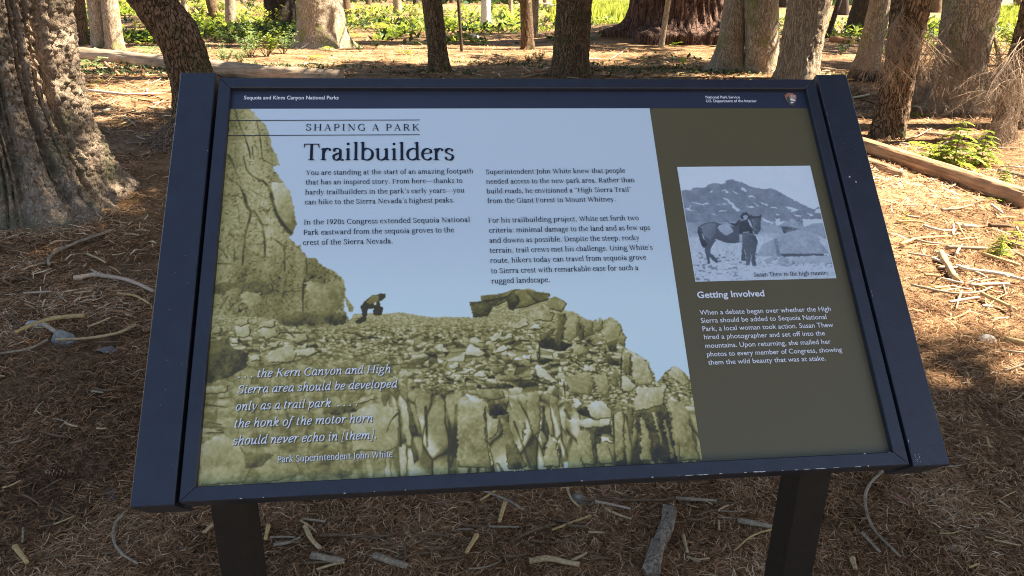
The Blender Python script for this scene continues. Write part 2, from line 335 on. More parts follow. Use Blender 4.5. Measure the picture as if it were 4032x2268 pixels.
    # italic lower case (upright here, sheared when set)
    I = dict(G)
    def h(c, adv, *parts): I[c] = (adv, [q for p in parts for q in p])
    kw = dict(thick=98, thin=46)
    def tail(x, y=0): return pen([(x, y+150), (x+8, y+40), (x+50, y+10), (x+110, y+70)], **kw)
    def head(x, y=XH): return pen([(x-80, y-95), (x-40, y-20), (x-5, y-10)], **kw)
    dbowl = pen([(385, 440), (270, 470), (140, 400), (75, 230), (95, 70), (165, 12), (270, 60), (385, 210)], **kw)
    h('a', 500, dbowl, stem(385, 120, 475, 76), tail(385)); h('d', 510, dbowl, stem(395, 120, AS, 76), tail(395), flag(395, AS, 70))
    nh = lambda x0, x1: pen([(x0, 200), (x0+80, 360), (x0+190, 465), (x1-20, 440), (x1, 330), (x1, 140)], **kw)
    h('n', 530, head(115), stem(115, 0, 475, 76), nh(115, 400), tail(400)); h('m', 790, head(115), stem(115, 0, 475, 76), nh(115, 380), stem(380, 0, 350, 76), nh(380, 655), tail(655))
    h('h', 530, stem(115, 0, AS, 76), flag(115, AS, 70), nh(115, 400), tail(400)); h('i', 270, head(125), stem(125, 120, 475, 76), tail(125), dot(130, 650, 52)); h('l', 270, stem(125, 120, AS, 76), tail(125), flag(125, AS, 70))
    h('r', 390, head(115), stem(115, 0, 475, 76), pen([(115, 200), (190, 390), (270, 460), (345, 455)], **kw), dot(335, 425, 44))
    h('u', 530, head(115), pen([(115, 470), (110, 200), (130, 40), (200, 12), (310, 90), (405, 260)], **kw), stem(405, 120, 475, 76), tail(405))
    h('k', 500, stem(115, 0, AS, 76), flag(115, AS, 70), pen([(125, 230), (260, 420), (350, 460), (395, 380), (330, 270), (180, 235)], **kw), pen([(230, 245), (330, 60), (410, 15), (470, 70)], **kw))
    h('t', 320, pen([(135, 600), (125, 300), (125, 110), (165, 15), (270, 70)], **kw), box(30, XH-34, 270, XH))
    h('f', 330, pen([(-70, -190), (20, -205), (90, -80), (125, 200), (160, 560), (230, 715), (330, 700)], **kw), box(30, XH-34, 290, XH), dot(325, 680, 38))
    h('p', 520, head(115), stem(115, DS, 475, 76), foot(115, DS, 38, 46, 1, 76), pen([(115, 220), (200, 400), (310, 470), (420, 410), (440, 260), (370, 90), (240, 12), (115, 50)], **kw))
    h('b', 510, stem(115, 60, AS, 76), flag(115, AS, 70), pen([(115, 220), (200, 400), (310, 470), (410, 410), (430, 260), (360, 90), (230, 12), (115, 80)], **kw))
    h('v', 470, pen([(40, 400), (95, 455), (130, 400), (160, 180), (195, 15)], **kw), pen([(195, 15), (330, 200), (400, 380), (370, 465)], **kw))
    h('y', 480, pen([(50, 400), (105, 455), (140, 400), (165, 200), (215, 60)], **kw), pen([(405, 470), (390, 300), (270, 20), (140, -170), (10, -190)], thick=50, thin=34))
    h('e', 430, pen([(80, 230), (240, 250), (365, 330), (350, 440), (255, 468), (130, 390), (72, 220), (120, 50), (220, 12), (365, 110)], **kw))
    h('o', 500, ring(250, XH/2, 175, XH/2-6)); h('c', 420, pen([(360, 390), (300, 465), (200, 440), (95, 310), (75, 160), (150, 20), (250, 20), (360, 110)], **kw))
    return G, I
# ================================================================== the wayside sign
TILT = 0.82324; PH = .59113/2; PW = .457; BW = .01826; ND = -.010
UV_U = np.array([1., 0, 0]); UV_V = np.array([0, math.cos(TILT), math.sin(TILT)]); UV_N = np.array([0, -math.sin(TILT), math.cos(TILT)])
PC = np.array([0, 0, ZC])
def LP(u, v, n=0.): return PC+UV_U*u+UV_V*v+UV_N*n
def puv(fx, fy, n=ND, k=4032/2576):
    """panel coordinates of the spot seen at (fx, fy) of the 2576-wide photo"""
    d = ray(fx*k, fy*k); o = LP(0, 0, n); t = ((o-CAMP) @ UV_N)/(d @ UV_N); q = CAMP+d*t-o
    return np.array([q @ UV_U, q @ UV_V])
def lp_many(A, n): A = np.asarray(A, float); return PC+np.outer(A[:, 0], UV_U)+np.outer(A[:, 1], UV_V)+np.outer(np.broadcast_to(n, len(A)), UV_N)
m_frame = m_plain('dark_powder_coat', (.019, .023, .035), .42, .5, .25, 700, .15, 40)
m_side = m_plain('dark_brown_coat', (.012, .009, .006), .6, .4, .3, 500, .2, 40)
m_chip = m_plain('bare_metal_chip', (.55, .52, .5), .6, .4)
m_olive = m_plain('printed_olive', (.118, .098, .050), .4, .35, 0, 1, .03, 8)
m_navy = m_plain('printed_dark_blue', (.028, .036, .062), .42, .45, 0, 1, .03, 8)
m_ink = m_plain('printed_dark_ink', (.010, .013, .028), .5, .3)
m_white = m_plain('printed_white', (.80, .81, .83), .5, .3, 0, 1, .01)
m_shadow = m_plain('printed_grey_outline', (.10, .10, .06), .6, .2)
def printed(name):
    m, n, b, N, L = M_new(name)
    a = N('Attribute'); a.attribute_name = 'print'; L(a.outputs['Color'], b.inputs['Base Color']); b.inputs['Roughness'].default_value = .4; b.inputs['Specular IOR Level'].default_value = .35
    return m
m_print = printed('printed_picture')
sign = thing('wayside_sign', 'dark framed tilted information panel headed Trailbuilders standing on two dark posts', 'information sign', (0, 0, float(gh(0, 0))))
Z0 = float(gh(0, 0))
def S(name, V, F, mat, parent=None, smooth=False, col=None):
    V = np.asarray(V, float)-np.array([0, 0, Z0])
    return mesh(name, V, F, mat, parent or sign, smooth, None, col)
def slab(u0, v0, u1, v1, n0, n1, bev=.0012):
    """bevelled bar in panel coordinates"""
    bm = []
    pts = []
    for n, e in ((n0, 0), (n1-bev, 0), (n1, bev)):
        pts += [(u0+e, v0+e, n), (u1-e, v0+e, n), (u1-e, v1-e, n), (u0+e, v1-e, n)]
    F = [(3, 2, 1, 0)]
    for r in (0, 4):
        for k in range(4): F.append((r+k, r+(k+1) % 4, r+4+(k+1) % 4, r+4+k))
    F.append((8, 9, 10, 11))
    return np.array([LP(*q) for q in pts]), F
# the panel plate, then what is printed on it
V, F = slab(-PW-.010, -PH-.010, PW+.010, PH+.010, ND-.006, ND, .0003)
panel = S('panel', V, F, m_olive)
def sheet(name, quad, n, mat): return S(name, lp_many(quad, n), [(0, 1, 2, 3)], mat, panel)
vb = puv(1100, 273.5)[1]                       # lower edge of the dark heading strip
ub0, ub1 = puv(1637, 276)[0], puv(1763, 1158)[0]; ub = (ub0+ub1)/2
sheet('heading_strip', [(-PW-.009, vb), (PW+.009, vb), (PW+.009, PH+.009), (-PW-.009, PH+.009)], ND+.0005, m_navy)
class Ink:
    def __init__(s): s.V = []; s.F = []; s.n = 0
    def add(s, polys, f, n0):
        for k, q in enumerate(polys):
            a = [f(x, y) for x, y in q]; b = len(a)
            tri = [(0, 1, 2, 3)] if b == 4 else tessellate_polygon([[Vector((x, y, 0)) for x, y in q]])
            s.V.append(lp_many(a, n0+(k % 9)*1.5e-5)); s.F += [tuple(i+s.n for i in t) for t in tri]; s.n += b
    def done(s, name, mat): return S(name, np.concatenate(s.V), s.F, mat, panel)
GUP, GIT = glyphs()
def lay(text, G, track=0.):
    x = 0; out = []
    for c in text:
        adv, polys = G[c]; out.append((x, polys)); x += adv+track
    return out, x-track
def serif(ink, text, p0, p1, size, italic=False, track=0., n=ND+.0016, dx=0., dy=0., bold=1.):
    """text from panel point p0 to p1 (baseline), size = metres per em"""
    run, wd = lay(text, GIT if italic else GUP, track)
    L_ = p1[0]-p0[0]; kx = L_/wd; ky = size/1000; sh = .21 if italic else 0; sl = (p1[1]-p0[1])/L_
    allp = []
    for x, polys in run: allp += [[(x+a, b) for a, b in q] for q in polys]
    ink.add(allp, lambda a, b: (p0[0]+dx+a*kx+sh*b*ky, p0[1]+dy+b*ky+sl*a*kx), n)
def lines(ink, rows, size, track=26., **k):
    """rows of (text, x0, y0, x1, y1): level baselines, evenly led"""
    for t, x0, y0, x1, y1 in rows:
        a, b = puv(x0, y0), puv(x1, y1); v = (a[1]+b[1])/2
        serif(ink, t, (a[0], v), (b[0], v), size, track=track, **k)
def em(fx, fy0, fy1, frac): return abs(puv(fx, fy0)[1]-puv(fx, fy1)[1])/frac   # size from the height of a letter
ink = Ink(); serif(ink, 'SHAPING A PARK', puv(769, 330), puv(1056, 330), em(900, 330, 313.5, .66), track=170)
for y in (303.2, 340.2):
    a, b = puv(560, y), puv(1056, y); v = b[1]; hw = .0006
    ink.add([[(-PW-.008, v-hw), (b[0], v-hw), (b[0], v+hw), (-PW-.008, v+hw)]], lambda x, q: (x, q), ND+.0016)
ink.done('small_heading', m_ink)
ink = Ink(); serif(ink, 'Trailbuilders', puv(761, 404.5), puv(1144, 404.5), em(800, 404.5, 363, .66)); ink.done('title_lettering', m_ink)
bsz = em(900, 440, 428.6, .655)
ink = Ink()
lines(ink, [('You are standing at the start of an amazing footpath', 770, 439.3, 1191, 439.3), ('that has an inspired story. From here\u2014thanks to', 769, 463.5, 1164, 463.2),
            ('hardy trailbuilders in the park\u2019s early years\u2014you', 768, 488.3, 1169, 488), ('can hike to the Sierra Nevada\u2019s highest peaks.', 767, 513.3, 1144, 512.6),
            ('In the 1920s Congress extended Sequoia National', 764, 563.5, 1183, 562), ('Park eastward from the sequoia groves to the', 763, 589.5, 1143, 588), ('crest of the Sierra Nevada.', 762, 616, 989, 615)], bsz)
lines(ink, [('Superintendent John White knew that people', 1222, 438.5, 1573, 436.5), ('needed access to the new park area. Rather than', 1223, 463, 1597, 460), ('build roads, he envisioned a \u201cHigh Sierra Trail\u201d', 1224, 487.5, 1590, 484),
            ('from the Giant Forest to Mount Whitney.', 1226, 511.5, 1549, 508.5), ('For his trailbuilding project, White set forth two', 1228, 560.5, 1607, 556), ('criteria: minimal damage to the land and as few ups', 1230, 585.5, 1636, 580.5),
            ('and downs as possible. Despite the steep, rocky', 1231, 611, 1609, 606), ('terrain, trail crews met his challenge. Using White\u2019s', 1232, 636.5, 1642, 630), ('route, hikers today can travel from sequoia grove', 1233, 661.5, 1626, 655.5),
            ('to Sierra crest with remarkable ease for such a', 1235, 687.5, 1606, 681.5), ('rugged landscape.', 1236, 713.5, 1384, 711.5)], bsz)
ink.done('body_lettering', m_ink)
qs = em(700, 950, 930.5, .655)
Q = [('. . . the Kern Canyon and High', 598, 951, 982, 938.5), ('Sierra area should be developed', 596, 990, 998, 976), ('only as a trail park  . . . .', 591, 1033, 900, 1021.5), ('the honk of the motor horn', 587, 1077, 937, 1061.5), ('should never echo in [them].', 584, 1120, 948, 1104)]
P_ = [('Park Superintendent John White', 697, 1164, 988, 1150)]
ink = Ink(); lines(ink, Q, qs, italic=True, n=ND+.0012, dx=.0011, dy=-.0011); lines(ink, P_, qs*.74, n=ND+.0012, dx=.0009, dy=-.0009); ink.done('quotation_shadow', m_shadow)
ink = Ink(); lines(ink, Q, qs, italic=True); lines(ink, P_, qs*.74); ink.done('quotation_lettering', m_white)
ink = Ink(); lines(ink, [('Susan Thew in the high country', 1896, 697, 2085, 692.5)], bsz*.84); ink.done('caption_lettering', m_ink)
def sans(name, rows, mat, weight=.0):
    VV = []; FF = []; n = 0
    for t, x0, y0, x1, y1, cap in rows:
        cu = bpy.data.curves.new('lettering', 'FONT'); cu.body = t; cu.size = 1; cu.offset = weight; cu.resolution_u = 3
        o = bpy.data.objects.new('lettering', cu); COL.objects.link(o); dg = bpy.context.evaluated_depsgraph_get(); me = bpy.data.meshes.new_from_object(o.evaluated_get(dg))
        a = np.array([v.co[:2] for v in me.vertices]); f = [tuple(p.vertices) for p in me.polygons]
        bpy.data.objects.remove(o); bpy.data.curves.remove(cu)
        p0, p1 = puv(x0, y0), puv(x1, y1); v = (p0[1]+p1[1])/2; kx = (p1[0]-p0[0])/(a[:, 0].max()-a[:, 0].min()); ky = em(x0, y0, y0-cap, .70)
        q = np.stack([p0[0]+(a[:, 0]-a[:, 0].min())*kx, v+a[:, 1]*ky], -1)
        VV.append(lp_many(q, ND+.0014)); FF += [tuple(i+n for i in g) for g in f]; n += len(a)
        bpy.data.meshes.remove(me)
    S(name, np.concatenate(VV), FF, mat, panel)
sans('park_name', [('Sequoia and Kings Canyon National Parks', 614, 251.3, 852, 251.3, 9.2)], m_white, .018)
sans('agency_name', [('National Park Service', 1775, 248.8, 1861, 248.8, 6.6), ('U.S. Department of the Interior', 1776, 258.3, 1903, 258.3, 6.6)], m_white, .02)
sans('side_heading', [('Getting Involved', 1754, 750, 1923, 746.5, 16)], m_white, .022)
sans('side_lettering', [('When a debate began over whether the High', 1760, 791.5, 2090, 784.5, 12.3), ('Sierra should be added to Sequoia National', 1763, 812, 2079, 804.5, 12.3), ('Park, a local woman took action. Susan Thew', 1767, 832.5, 2096, 824.5, 12.3),
     ('hired a photographer and set off into the', 1771, 853.5, 2075, 845, 12.3), ('mountains. Upon returning, she mailed her', 1774, 875, 2090, 866.5, 12.3), ('photos to every member of Congress, showing', 1778, 896, 2118, 887, 12.3), ('them the wild beauty that was at stake.', 1781, 917, 2077, 908.5, 12.3)], m_white, .006)
# the small arrowhead badge
def badge(name, pts, mat, n):
    a = [puv(*q) for q in pts]; tri = tessellate_polygon([[Vector((x*1e4, y*1e4, 0)) for x, y in a]]); S(name, lp_many(a, n), [tuple(t) for t in tri], mat, panel)
z = lambda x, y: ((2700+x*.2717)/1.5652, (340+y*.2717)/1.5652)
badge('arrowhead_badge', [z(*q) for q in ((1428, 128), (1462, 122), (1458, 108), (1500, 100), (1550, 104), (1555, 120), (1596, 132), (1600, 165), (1592, 215), (1575, 260), (1550, 283), (1522, 276), (1480, 235), (1450, 190))], m_plain('printed_terracotta', (.40, .17, .09), .45), ND+.0010)
badge('badge_tree', [z(*q) for q in ((1478, 140), (1495, 170), (1508, 205), (1515, 225), (1585, 236), (1570, 262), (1550, 279), (1524, 272), (1484, 232), (1462, 190))], m_plain('printed_green', (.05, .09, .05), .45), ND+.0014)
badge('badge_snow', [z(*q) for q in ((1505, 190), (1530, 182), (1575, 205), (1586, 222), (1510, 212))], m_white, ND+.0018)
badge('badge_lake', [z(*q) for q in ((1508, 242), (1530, 234), (1556, 240), (1552, 254), (1520, 258))], m_white, ND+.0021)
ink = Ink()
for y in (148, 163, 178): a = z(1512, y); b = z(1585, y+4); ink.add([[puv(a[0], a[1]), puv(b[0], b[1]), puv(b[0], b[1]-1.0), puv(a[0], a[1]-1.0)]], lambda x, q: (x, q), ND+.0018)
ink.done('badge_lettering', m_white)

# ---- the frame: four mitred bars, two end rails, two posts
def bar(a, b, c, d, n0, n1, bev=.0012):
    """quad ring a,b (outer) c,d (inner) -> solid bar"""
    q = np.array([a, b, c, d], float); ce = q.mean(0); V = []
    for n, s in ((n0, 0), (n1-bev, 0), (n1, bev)):
        for p in q: e = ce-p; V.append(LP(*(p+np.sign(e)*s), n))
    F = [(3, 2, 1, 0), (8, 9, 10, 11)]
    for r in (0, 4):
        for k in range(4): F.append((r+k, r+(k+1) % 4, r+4+(k+1) % 4, r+4+k))
    return V, F
o_, i_ = (PW+BW, PH+BW), (PW, PH); FB = MB()
for s in (('t',), ('b',), ('l',), ('r',)):
    k = s[0]; g = .0004
    if k == 't': q = [(i_[0]-g, i_[1]), (o_[0]-g, o_[1]), (-o_[0]+g, o_[1]), (-i_[0]+g, i_[1])]
    if k == 'b': q = [(-i_[0]+g, -i_[1]), (-o_[0]+g, -o_[1]), (o_[0]-g, -o_[1]), (i_[0]-g, -i_[1])]
    if k == 'l': q = [(-i_[0], i_[1]-g), (-o_[0], o_[1]-g), (-o_[0], -o_[1]+g), (-i_[0], -i_[1]+g)]
    if k == 'r': q = [(i_[0], -i_[1]+g), (o_[0], -o_[1]+g), (o_[0], o_[1]-g), (i_[0], i_[1]-g)]
    V, F = bar(*q, -.046, 0., .0010); FB.add(np.array(V)-np.array([0, 0, Z0]), F)
# back tray closes the frame from behind
V, F = slab(-PW-.012, -PH-.012, PW+.012, PH+.012, -.044, ND-.008, .0003); FB.add(np.array(V)-np.array([0, 0, Z0]), F)
frame = FB.done('frame', m_frame, sign)
RX0 = PW+BW+.0052; RX1 = RX0+.0520
for sx in (-1, 1):
    V, F = slab(min(sx*RX0, sx*RX1), -PH-BW-.0030, max(sx*RX0, sx*RX1), PH+BW+.0090, -.074, .0006, .0013)
    S('end_rail', V, F, m_frame)
    V, F = slab(min(sx*(RX0-.03), sx*(RX0+.004)), -PH*.92, max(sx*(RX0-.03), sx*(RX0+.004)), PH*.92, -.078, -.048, .001)
    S('mounting_bracket', V, F, m_side)
# posts: square tubes under the tray
YP = -.035
def post(px, py, side):
    x0 = on_y(px, py, YP)[0]; x1 = x0+.052; y1 = YP+.062
    zt = lambda y: ZC+(y)*math.tan(TILT)-.05/math.cos(TILT)
    V = [(x0, YP, Z0-.05), (x1, YP, Z0-.05), (x1, y1, Z0-.05), (x0, y1, Z0-.05), (x0, YP, zt(YP)), (x1, YP, zt(YP)), (x1, y1, zt(y1)), (x0, y1, zt(y1))]
    S('post', V, [(3, 2, 1, 0), (4, 5, 6, 7), (0, 1, 5, 4), (1, 2, 6, 5), (2, 3, 7, 6), (3, 0, 4, 7)], m_side)
post(831, 2000, 0); post(3152, 1880, 1)
# chipped paint along the edges
CH_ = MB(); rr = random.Random(5)
def chip(u, v, a, b, n):
    k = 7; q = [(u+a*(.6+.5*rr.random())*math.cos(i*2*math.pi/k), v+b*(.6+.5*rr.random())*math.sin(i*2*math.pi/k)) for i in range(k)]
    CH_.add(lp_many(q, n)-np.array([0, 0, Z0]), [tuple(range(k))])
for _ in range(16):
    u = rr.uniform(-.46, .47); chip(u, rr.choice((-PH-.0006, -PH-BW+.0010)), rr.uniform(.0006, .002), rr.uniform(.0004, .0009), .0004)
for _ in range(16): chip(rr.uniform(.16, .44), -PH-BW+.0010, rr.uniform(.002, .007), rr.uniform(.0004, .0008), .0005)
for _ in range(10): chip(rr.choice((-RX0-.001, RX0+.001, -RX1+.001)), rr.uniform(-PH, PH), rr.uniform(.0003, .0006), rr.uniform(.0006, .003), .0009)
for a in ((3345/1.5652, 696/1.5652), (3370/1.5652, 716/1.5652)): p = puv(*a, n=.001); chip(p[0], p[1], .0016, .0022, .0011)
for _ in range(14): chip(RX0+.004+rr.uniform(0, .007), -PH-BW+rr.uniform(.002, .014), .0005, .0005, .0011)
for _ in range(9): chip(-RX0-rr.uniform(.004, .048), rr.uniform(-PH, PH*.4), .0004, .0005, .0011)
for _ in range(5): chip(RX0+rr.uniform(.004, .048), rr.uniform(-PH, PH), .0004, .0005, .0011)
CH_.done('paint_chip', m_chip, sign)['kind'] = 'stuff'
# ================================================================== printed pictures (flat prints on the panel)
class Art:
    """a print painted on a grid of panel points; shapes are given in photo pixels and carried onto the panel"""
    def __init__(s, u0, u1, v0, v1, nx, ny):
        s.u = np.linspace(u0, u1, nx); s.v = np.linspace(v1, v0, ny); s.U, s.Vv = np.meshgrid(s.u, s.v)
        P = PC+s.U[..., None]*UV_U+s.Vv[..., None]*UV_V+ND*UV_N; s.X, s.Y, _ = pix(P); s.t = np.zeros(s.U.shape); s.nx, s.ny = nx, ny
        s.N1 = fbm(s.U*90, s.Vv*90, 0, 5, 21); s.N2 = fbm(s.U*330, s.Vv*330, 0, 3, 41)
    def mask(s, poly, wob=0.):
        X, Y = s.X, s.Y
        if wob: X = X+wob*(s.N2-.5)*2; Y = Y+wob*(s.N1-.5)*2
        p = np.array(poly); m = np.zeros(X.shape, bool)
        r = np.where(((s.X > p[:, 0].min()-20) & (s.X < p[:, 0].max()+20)).any(0))[0]; c = np.where(((s.Y > p[:, 1].min()-20) & (s.Y < p[:, 1].max()+20)).any(1))[0]
        if not len(r) or not len(c): return m
        sl = np.s_[c[0]:c[-1]+1, r[0]:r[-1]+1]; m[sl] = inside(poly, X[sl], Y[sl]); return m
    def fill(s, poly, t, noise=.12, grad=.10, wob=5., edge=.0):
        m = s.mask(poly, wob)
        if not m.any(): return m
        p = np.array(poly); cx, cy = p.mean(0); ex, ey = np.ptp(p, axis=0)+1
        val = t-grad*((s.X-cx)/ex*.9+(s.Y-cy)/ey*1.3)+noise*(s.N1-.5)*2+noise*.8*(s.N2-.5)*2
        s.t[m] = val[m]
        if edge:
            e = m & ~(np.roll(m, 2, 0) & np.roll(m, -2, 0) & np.roll(m, 2, 1) & np.roll(m, -2, 1)); lower = e & ((s.Y-cy)/ey+(s.X-cx)/ex > 0)
            s.t[lower] = edge
        return m
    def line(s, pts, w0, w1, t, soft=.6):
        p = subdiv(pts, 6); X = s.X+5*(s.N1-.5); Y = s.Y+5*(s.N2-.5); best = np.full(s.X.shape, 1e9)
        r = max(w0, w1)+12
        sel = np.where((s.X > p[:, 0].min()-r) & (s.X < p[:, 0].max()+r) & (s.Y > p[:, 1].min()-r) & (s.Y < p[:, 1].max()+r))
        x, y = X[sel], Y[sel]; b = best[sel]
        for i in range(len(p)-1):
            a, d = p[i], p[i+1]-p[i]; q = np.clip(((x-a[0])*d[0]+(y-a[1])*d[1])/(d @ d+1e-9), 0, 1)
            ww = .78*(w0+(w1-w0)*(i+.5)/(len(p)-1)); dd = np.hypot(x-a[0]-q*d[0], y-a[1]-q*d[1])/(ww/2*(.6+.8*s.N1[sel])); b = np.minimum(b, dd)
        k = np.clip((1.25-b)/soft, 0, 1)*np.clip(.25+1.5*(fbm(s.U[sel]*70, s.Vv[sel]*70, 0, 3, 61)-.18), .3, 1); s.t[sel] = s.t[sel]*(1-k)+t*k
    def blur(s, n=1):
        for _ in range(n): s.t = (s.t*2+np.roll(s.t, 1, 0)+np.roll(s.t, -1, 0)+np.roll(s.t, 1, 1)+np.roll(s.t, -1, 1))/6
    def build(s, name, C, n, shape=None):
        V = lp_many(np.stack([s.U.ravel(), s.Vv.ravel()], -1) if shape is None else shape, n); i = np.arange(s.nx*s.ny).reshape(s.ny, s.nx)
        F = np.stack([i[1:, :-1], i[1:, 1:], i[:-1, 1:], i[:-1, :-1]], -1).reshape(-1, 4)
        col = np.concatenate([C.reshape(-1, 3), np.ones((s.nx*s.ny, 1))], 1)
        return S(name, V, F, m_print, panel, False, col)
def tone(t, stops):
    t = np.clip(t, 0, 1); xs = [q[0] for q in stops]; return np.stack([np.interp(t, xs, [q[1][k] for q in stops]) for k in range(3)], -1)
A = Art(-PW-.009, ub, -PH-.009, vb, 820, 690); X, Y = A.X, A.Y
q = lambda ox, oy, k: (lambda *p: [(ox+k*a, oy+k*b) for a, b in p])
Z1 = q(780, 400, .4832); Z6 = q(760, 1100, .5727); Z7 = q(1750, 1100, .5727)
outline = [(700, 380), (988, 427), (1012, 463), (1043, 492), (1060, 526), (1070, 579), (1094, 622), (1103, 652), (1072, 654), (1089, 680), (1118, 719), (1142, 762), (1162, 835), (1168, 883), (1152, 922), (1140, 936), (1166, 965), (1172, 972), (1182, 966), (1186, 985), (1200, 994), (1206, 1010), (1244, 1020), (1250, 1032), (1292, 1058), (1330, 1076), (1352, 1098), (1360, 1134), (1356, 1215), (1376, 1262),
    (1396, 1236), (1460, 1232), (1527, 1235), (1570, 1230), (1619, 1237), (1700, 1247), (1750, 1250), (1865, 1250), (1844, 1189), (1896, 1183), (1893, 1163), (1996, 1152), (2036, 1137), (2088, 1140), (2165, 1157), (2162, 1174), (2185, 1163), (2236, 1194), (2220, 1223), (2254, 1223), (2294, 1249), (2330, 1262), (2344, 1254), (2352, 1268), (2357, 1255), (2368, 1256), (2374, 1268), (2403, 1244), (2446, 1278), (2452, 1306), (2467, 1329), (2460, 1369), (2489, 1389), (2546, 1415), (2575, 1472), (2580, 1501), (2605, 1488), (2620, 1466), (2655, 1442), (2695, 1466), (2715, 1484), (2900, 1490), (2900, 2100), (600, 2100), (600, 380)]
rock = A.mask(outline, 7.)
# stones: three sizes of cells, flattened, slab-like on the right, upright columns low down
U, Vv = A.U, A.Vv; wx = .0035*(fbm(U*60, Vv*60, 0, 3, 3)-.5); wy = .0035*(fbm(U*60, Vv*60, 0, 3, 4)-.5)
def cells(sx, sy, sd, shear=0., gap=.16):
    x = (U+wx*1.6+shear*Vv)/sx; y = (Vv+wy*1.2)/sy; f1, f2, idv, ox, oy = voro(x, y, sd)
    g = np.clip((f2-f1)/gap, 0, 1); an = idv*37.7; fc = np.tanh(((ox*np.cos(an*.3+.9)-oy*np.sin(an*.3+.9))-.10*np.cos(an*3))*14)
    lit = .46+.40*(idv-.35)+.17*fc+.16*(ox*.5-oy*.9)
    tex = .16*(A.N1-.5)+.20*(A.N2-.5)
    return np.clip(lit+tex, .12, .95)*g**.7+.10*(1-g**.7)
big = cells(.024, .013, 1, .15, .10); mid = cells(.0135, .0066, 2, .25, .12); fine = cells(.0070, .0036, 3, .2, .14); dust = cells(.0042, .0024, 8)
cols = cells(.026, .085, 4, .05, .13); cols2 = cells(.011, .05, 6, .12, .16)
def sm(a, b, x): k = np.clip((x-a)/(b-a), 0, 1); return k*k*(3-2*k)
far = sm(1330, 1240, Y); t = mid.copy()
pick = fbm(U*22, Vv*22, 0, 3, 12); t = np.where(pick > .55, fine, t); t = np.where(pick < .40, big, t)
t = t*(1-sm(1345, 1300, Y))+fine*sm(1345, 1300, Y); t = t*(1-far)+(.35+.5*dust)*far
low = sm(1540, 1640, Y+.10*(2200-X)+60*(A.N1-.5)); cc = np.where(fbm(U*30, Vv*12, 0, 2, 15) > .5, cols, cols2); t = t*(1-low)+cc*low
lf = sm(1700, 1380, X+120*(A.N1-.5))*sm(1330, 1460, Y); t = t*(1-lf*.8)+(.42+.34*(big-.3)+.16*(A.N1-.5)+.2*(A.N2-.5))*lf*.8
A.t = t
# the cliff
cl = A.mask(outline[:30]+[(1340, 1290), (1200, 1290), (1060, 1250), (700, 1235), (600, 1200)], 6.)
ct = .60+.20*(fbm(U*38, Vv*10, 0, 5, 17)-.5)*2+.12*(A.N2-.5)*2+.10*(A.N1-.5); rg_ = np.abs(fbm(U*75+Vv*22+2*A.N1, Vv*16, 0, 3, 23)-.5); ct = ct-.34*np.clip(1-rg_/.022, 0, 1)*np.clip(3*(fbm(U*25, Vv*25, 0, 2, 29)-.35), 0, 1); rg_ = np.abs(fbm(U*30, Vv*70, 0, 3, 24)-.5); ct = ct-.22*np.clip(1-rg_/.016, 0, 1)*(A.N1 > .5); ct = ct-.18*(vn(U*420, Vv*420, 0, 9) > .78); ct = ct-.13*sm(880, 1180, Y)+.06*(cells(.05, .09, 7)-.4)
A.t[cl] = ct[cl]
A.fill(Z1((600, 660), (700, 660), (750, 750), (790, 900), (800, 1000), (770, 1070), (700, 1000), (640, 880), (600, 720)), .60, .13, .25)
for pts, a, b, tt in (([(300, 60), (335, 180), (380, 290), (415, 390), (430, 460)], 7, 9, .18), ([(480, 160), (510, 330), (525, 460), (560, 490), (605, 515)], 6, 9, .2), ([(370, 450), (400, 560), (460, 620), (530, 650)], 7, 12, .2), ([(530, 650), (580, 710), (610, 830), (650, 940), (730, 1050), (760, 1080)], 14, 24, .17),
    ([(230, 610), (330, 680), (375, 760)], 6, 10, .22), ([(375, 760), (400, 850), (430, 900), (420, 960), (390, 1060), (375, 1180), (365, 1330)], 18, 8, .17), ([(450, 890), (500, 960), (530, 1040), (545, 1180), (545, 1300)], 14, 10, .2), ([(250, 440), (290, 520), (320, 600)], 12, 6, .22), ([(600, 1110), (660, 1150), (700, 1200), (705, 1380)], 8, 12, .2), ([(880, 1290), (890, 1440)], 9, 9, .2),
    ([(160, 1180), (210, 1230), (240, 1270)], 6, 8, .22), ([(155, 1320), (270, 1325)], 8, 8, .22), ([(400, 1165), (530, 1160)], 4, 4, .3), ([(440, 1310), (520, 1290)], 5, 5, .25), ([(440, 370), (455, 470)], 7, 9, .2), ([(270, 170), (300, 270)], 4, 5, .3), ([(600, 400), (605, 500)], 4, 4, .3), ([(320, 590), (350, 680)], 4, 5, .28), ([(200, 770), (280, 765), (350, 750)], 3, 4, .3), ([(440, 730), (500, 760), (560, 790)], 4, 5, .3), ([(330, 880), (340, 1000)], 6, 8, .3), ([(290, 1090), (300, 1300)], 6, 10, .25), ([(590, 690), (620, 800)], 4, 7, .3)):
    A.line(Z1(*pts), a, b, tt)
for pts, a, b in (([(770, 0), (755, 120), (755, 260)], 11, 12), ([(930, 0), (930, 90)], 5, 7), ([(640, 0), (620, 120)], 8, 10), ([(330, 20), (260, 60)], 20, 14), ([(540, 30), (560, 100)], 10, 8), ([(190, 200), (240, 120)], 9, 9)): A.line(Z6(*pts), a, b, .2)
for p, tt in (((  (20, 60), (180, 20), (500, 10), (560, 90), (470, 110), (300, 60), (200, 110)), .34), (((340, 90), (460, 90), (470, 160), (400, 190), (330, 160)), .58), (((780, 30), (920, 20), (1030, 60), (1030, 200), (960, 250), (790, 260)), .46), (((590, 230), (740, 220), (1050, 240), (1060, 300), (700, 320), (590, 310)), .32)): A.fill(Z6(*p), tt, .16, .1, 14)
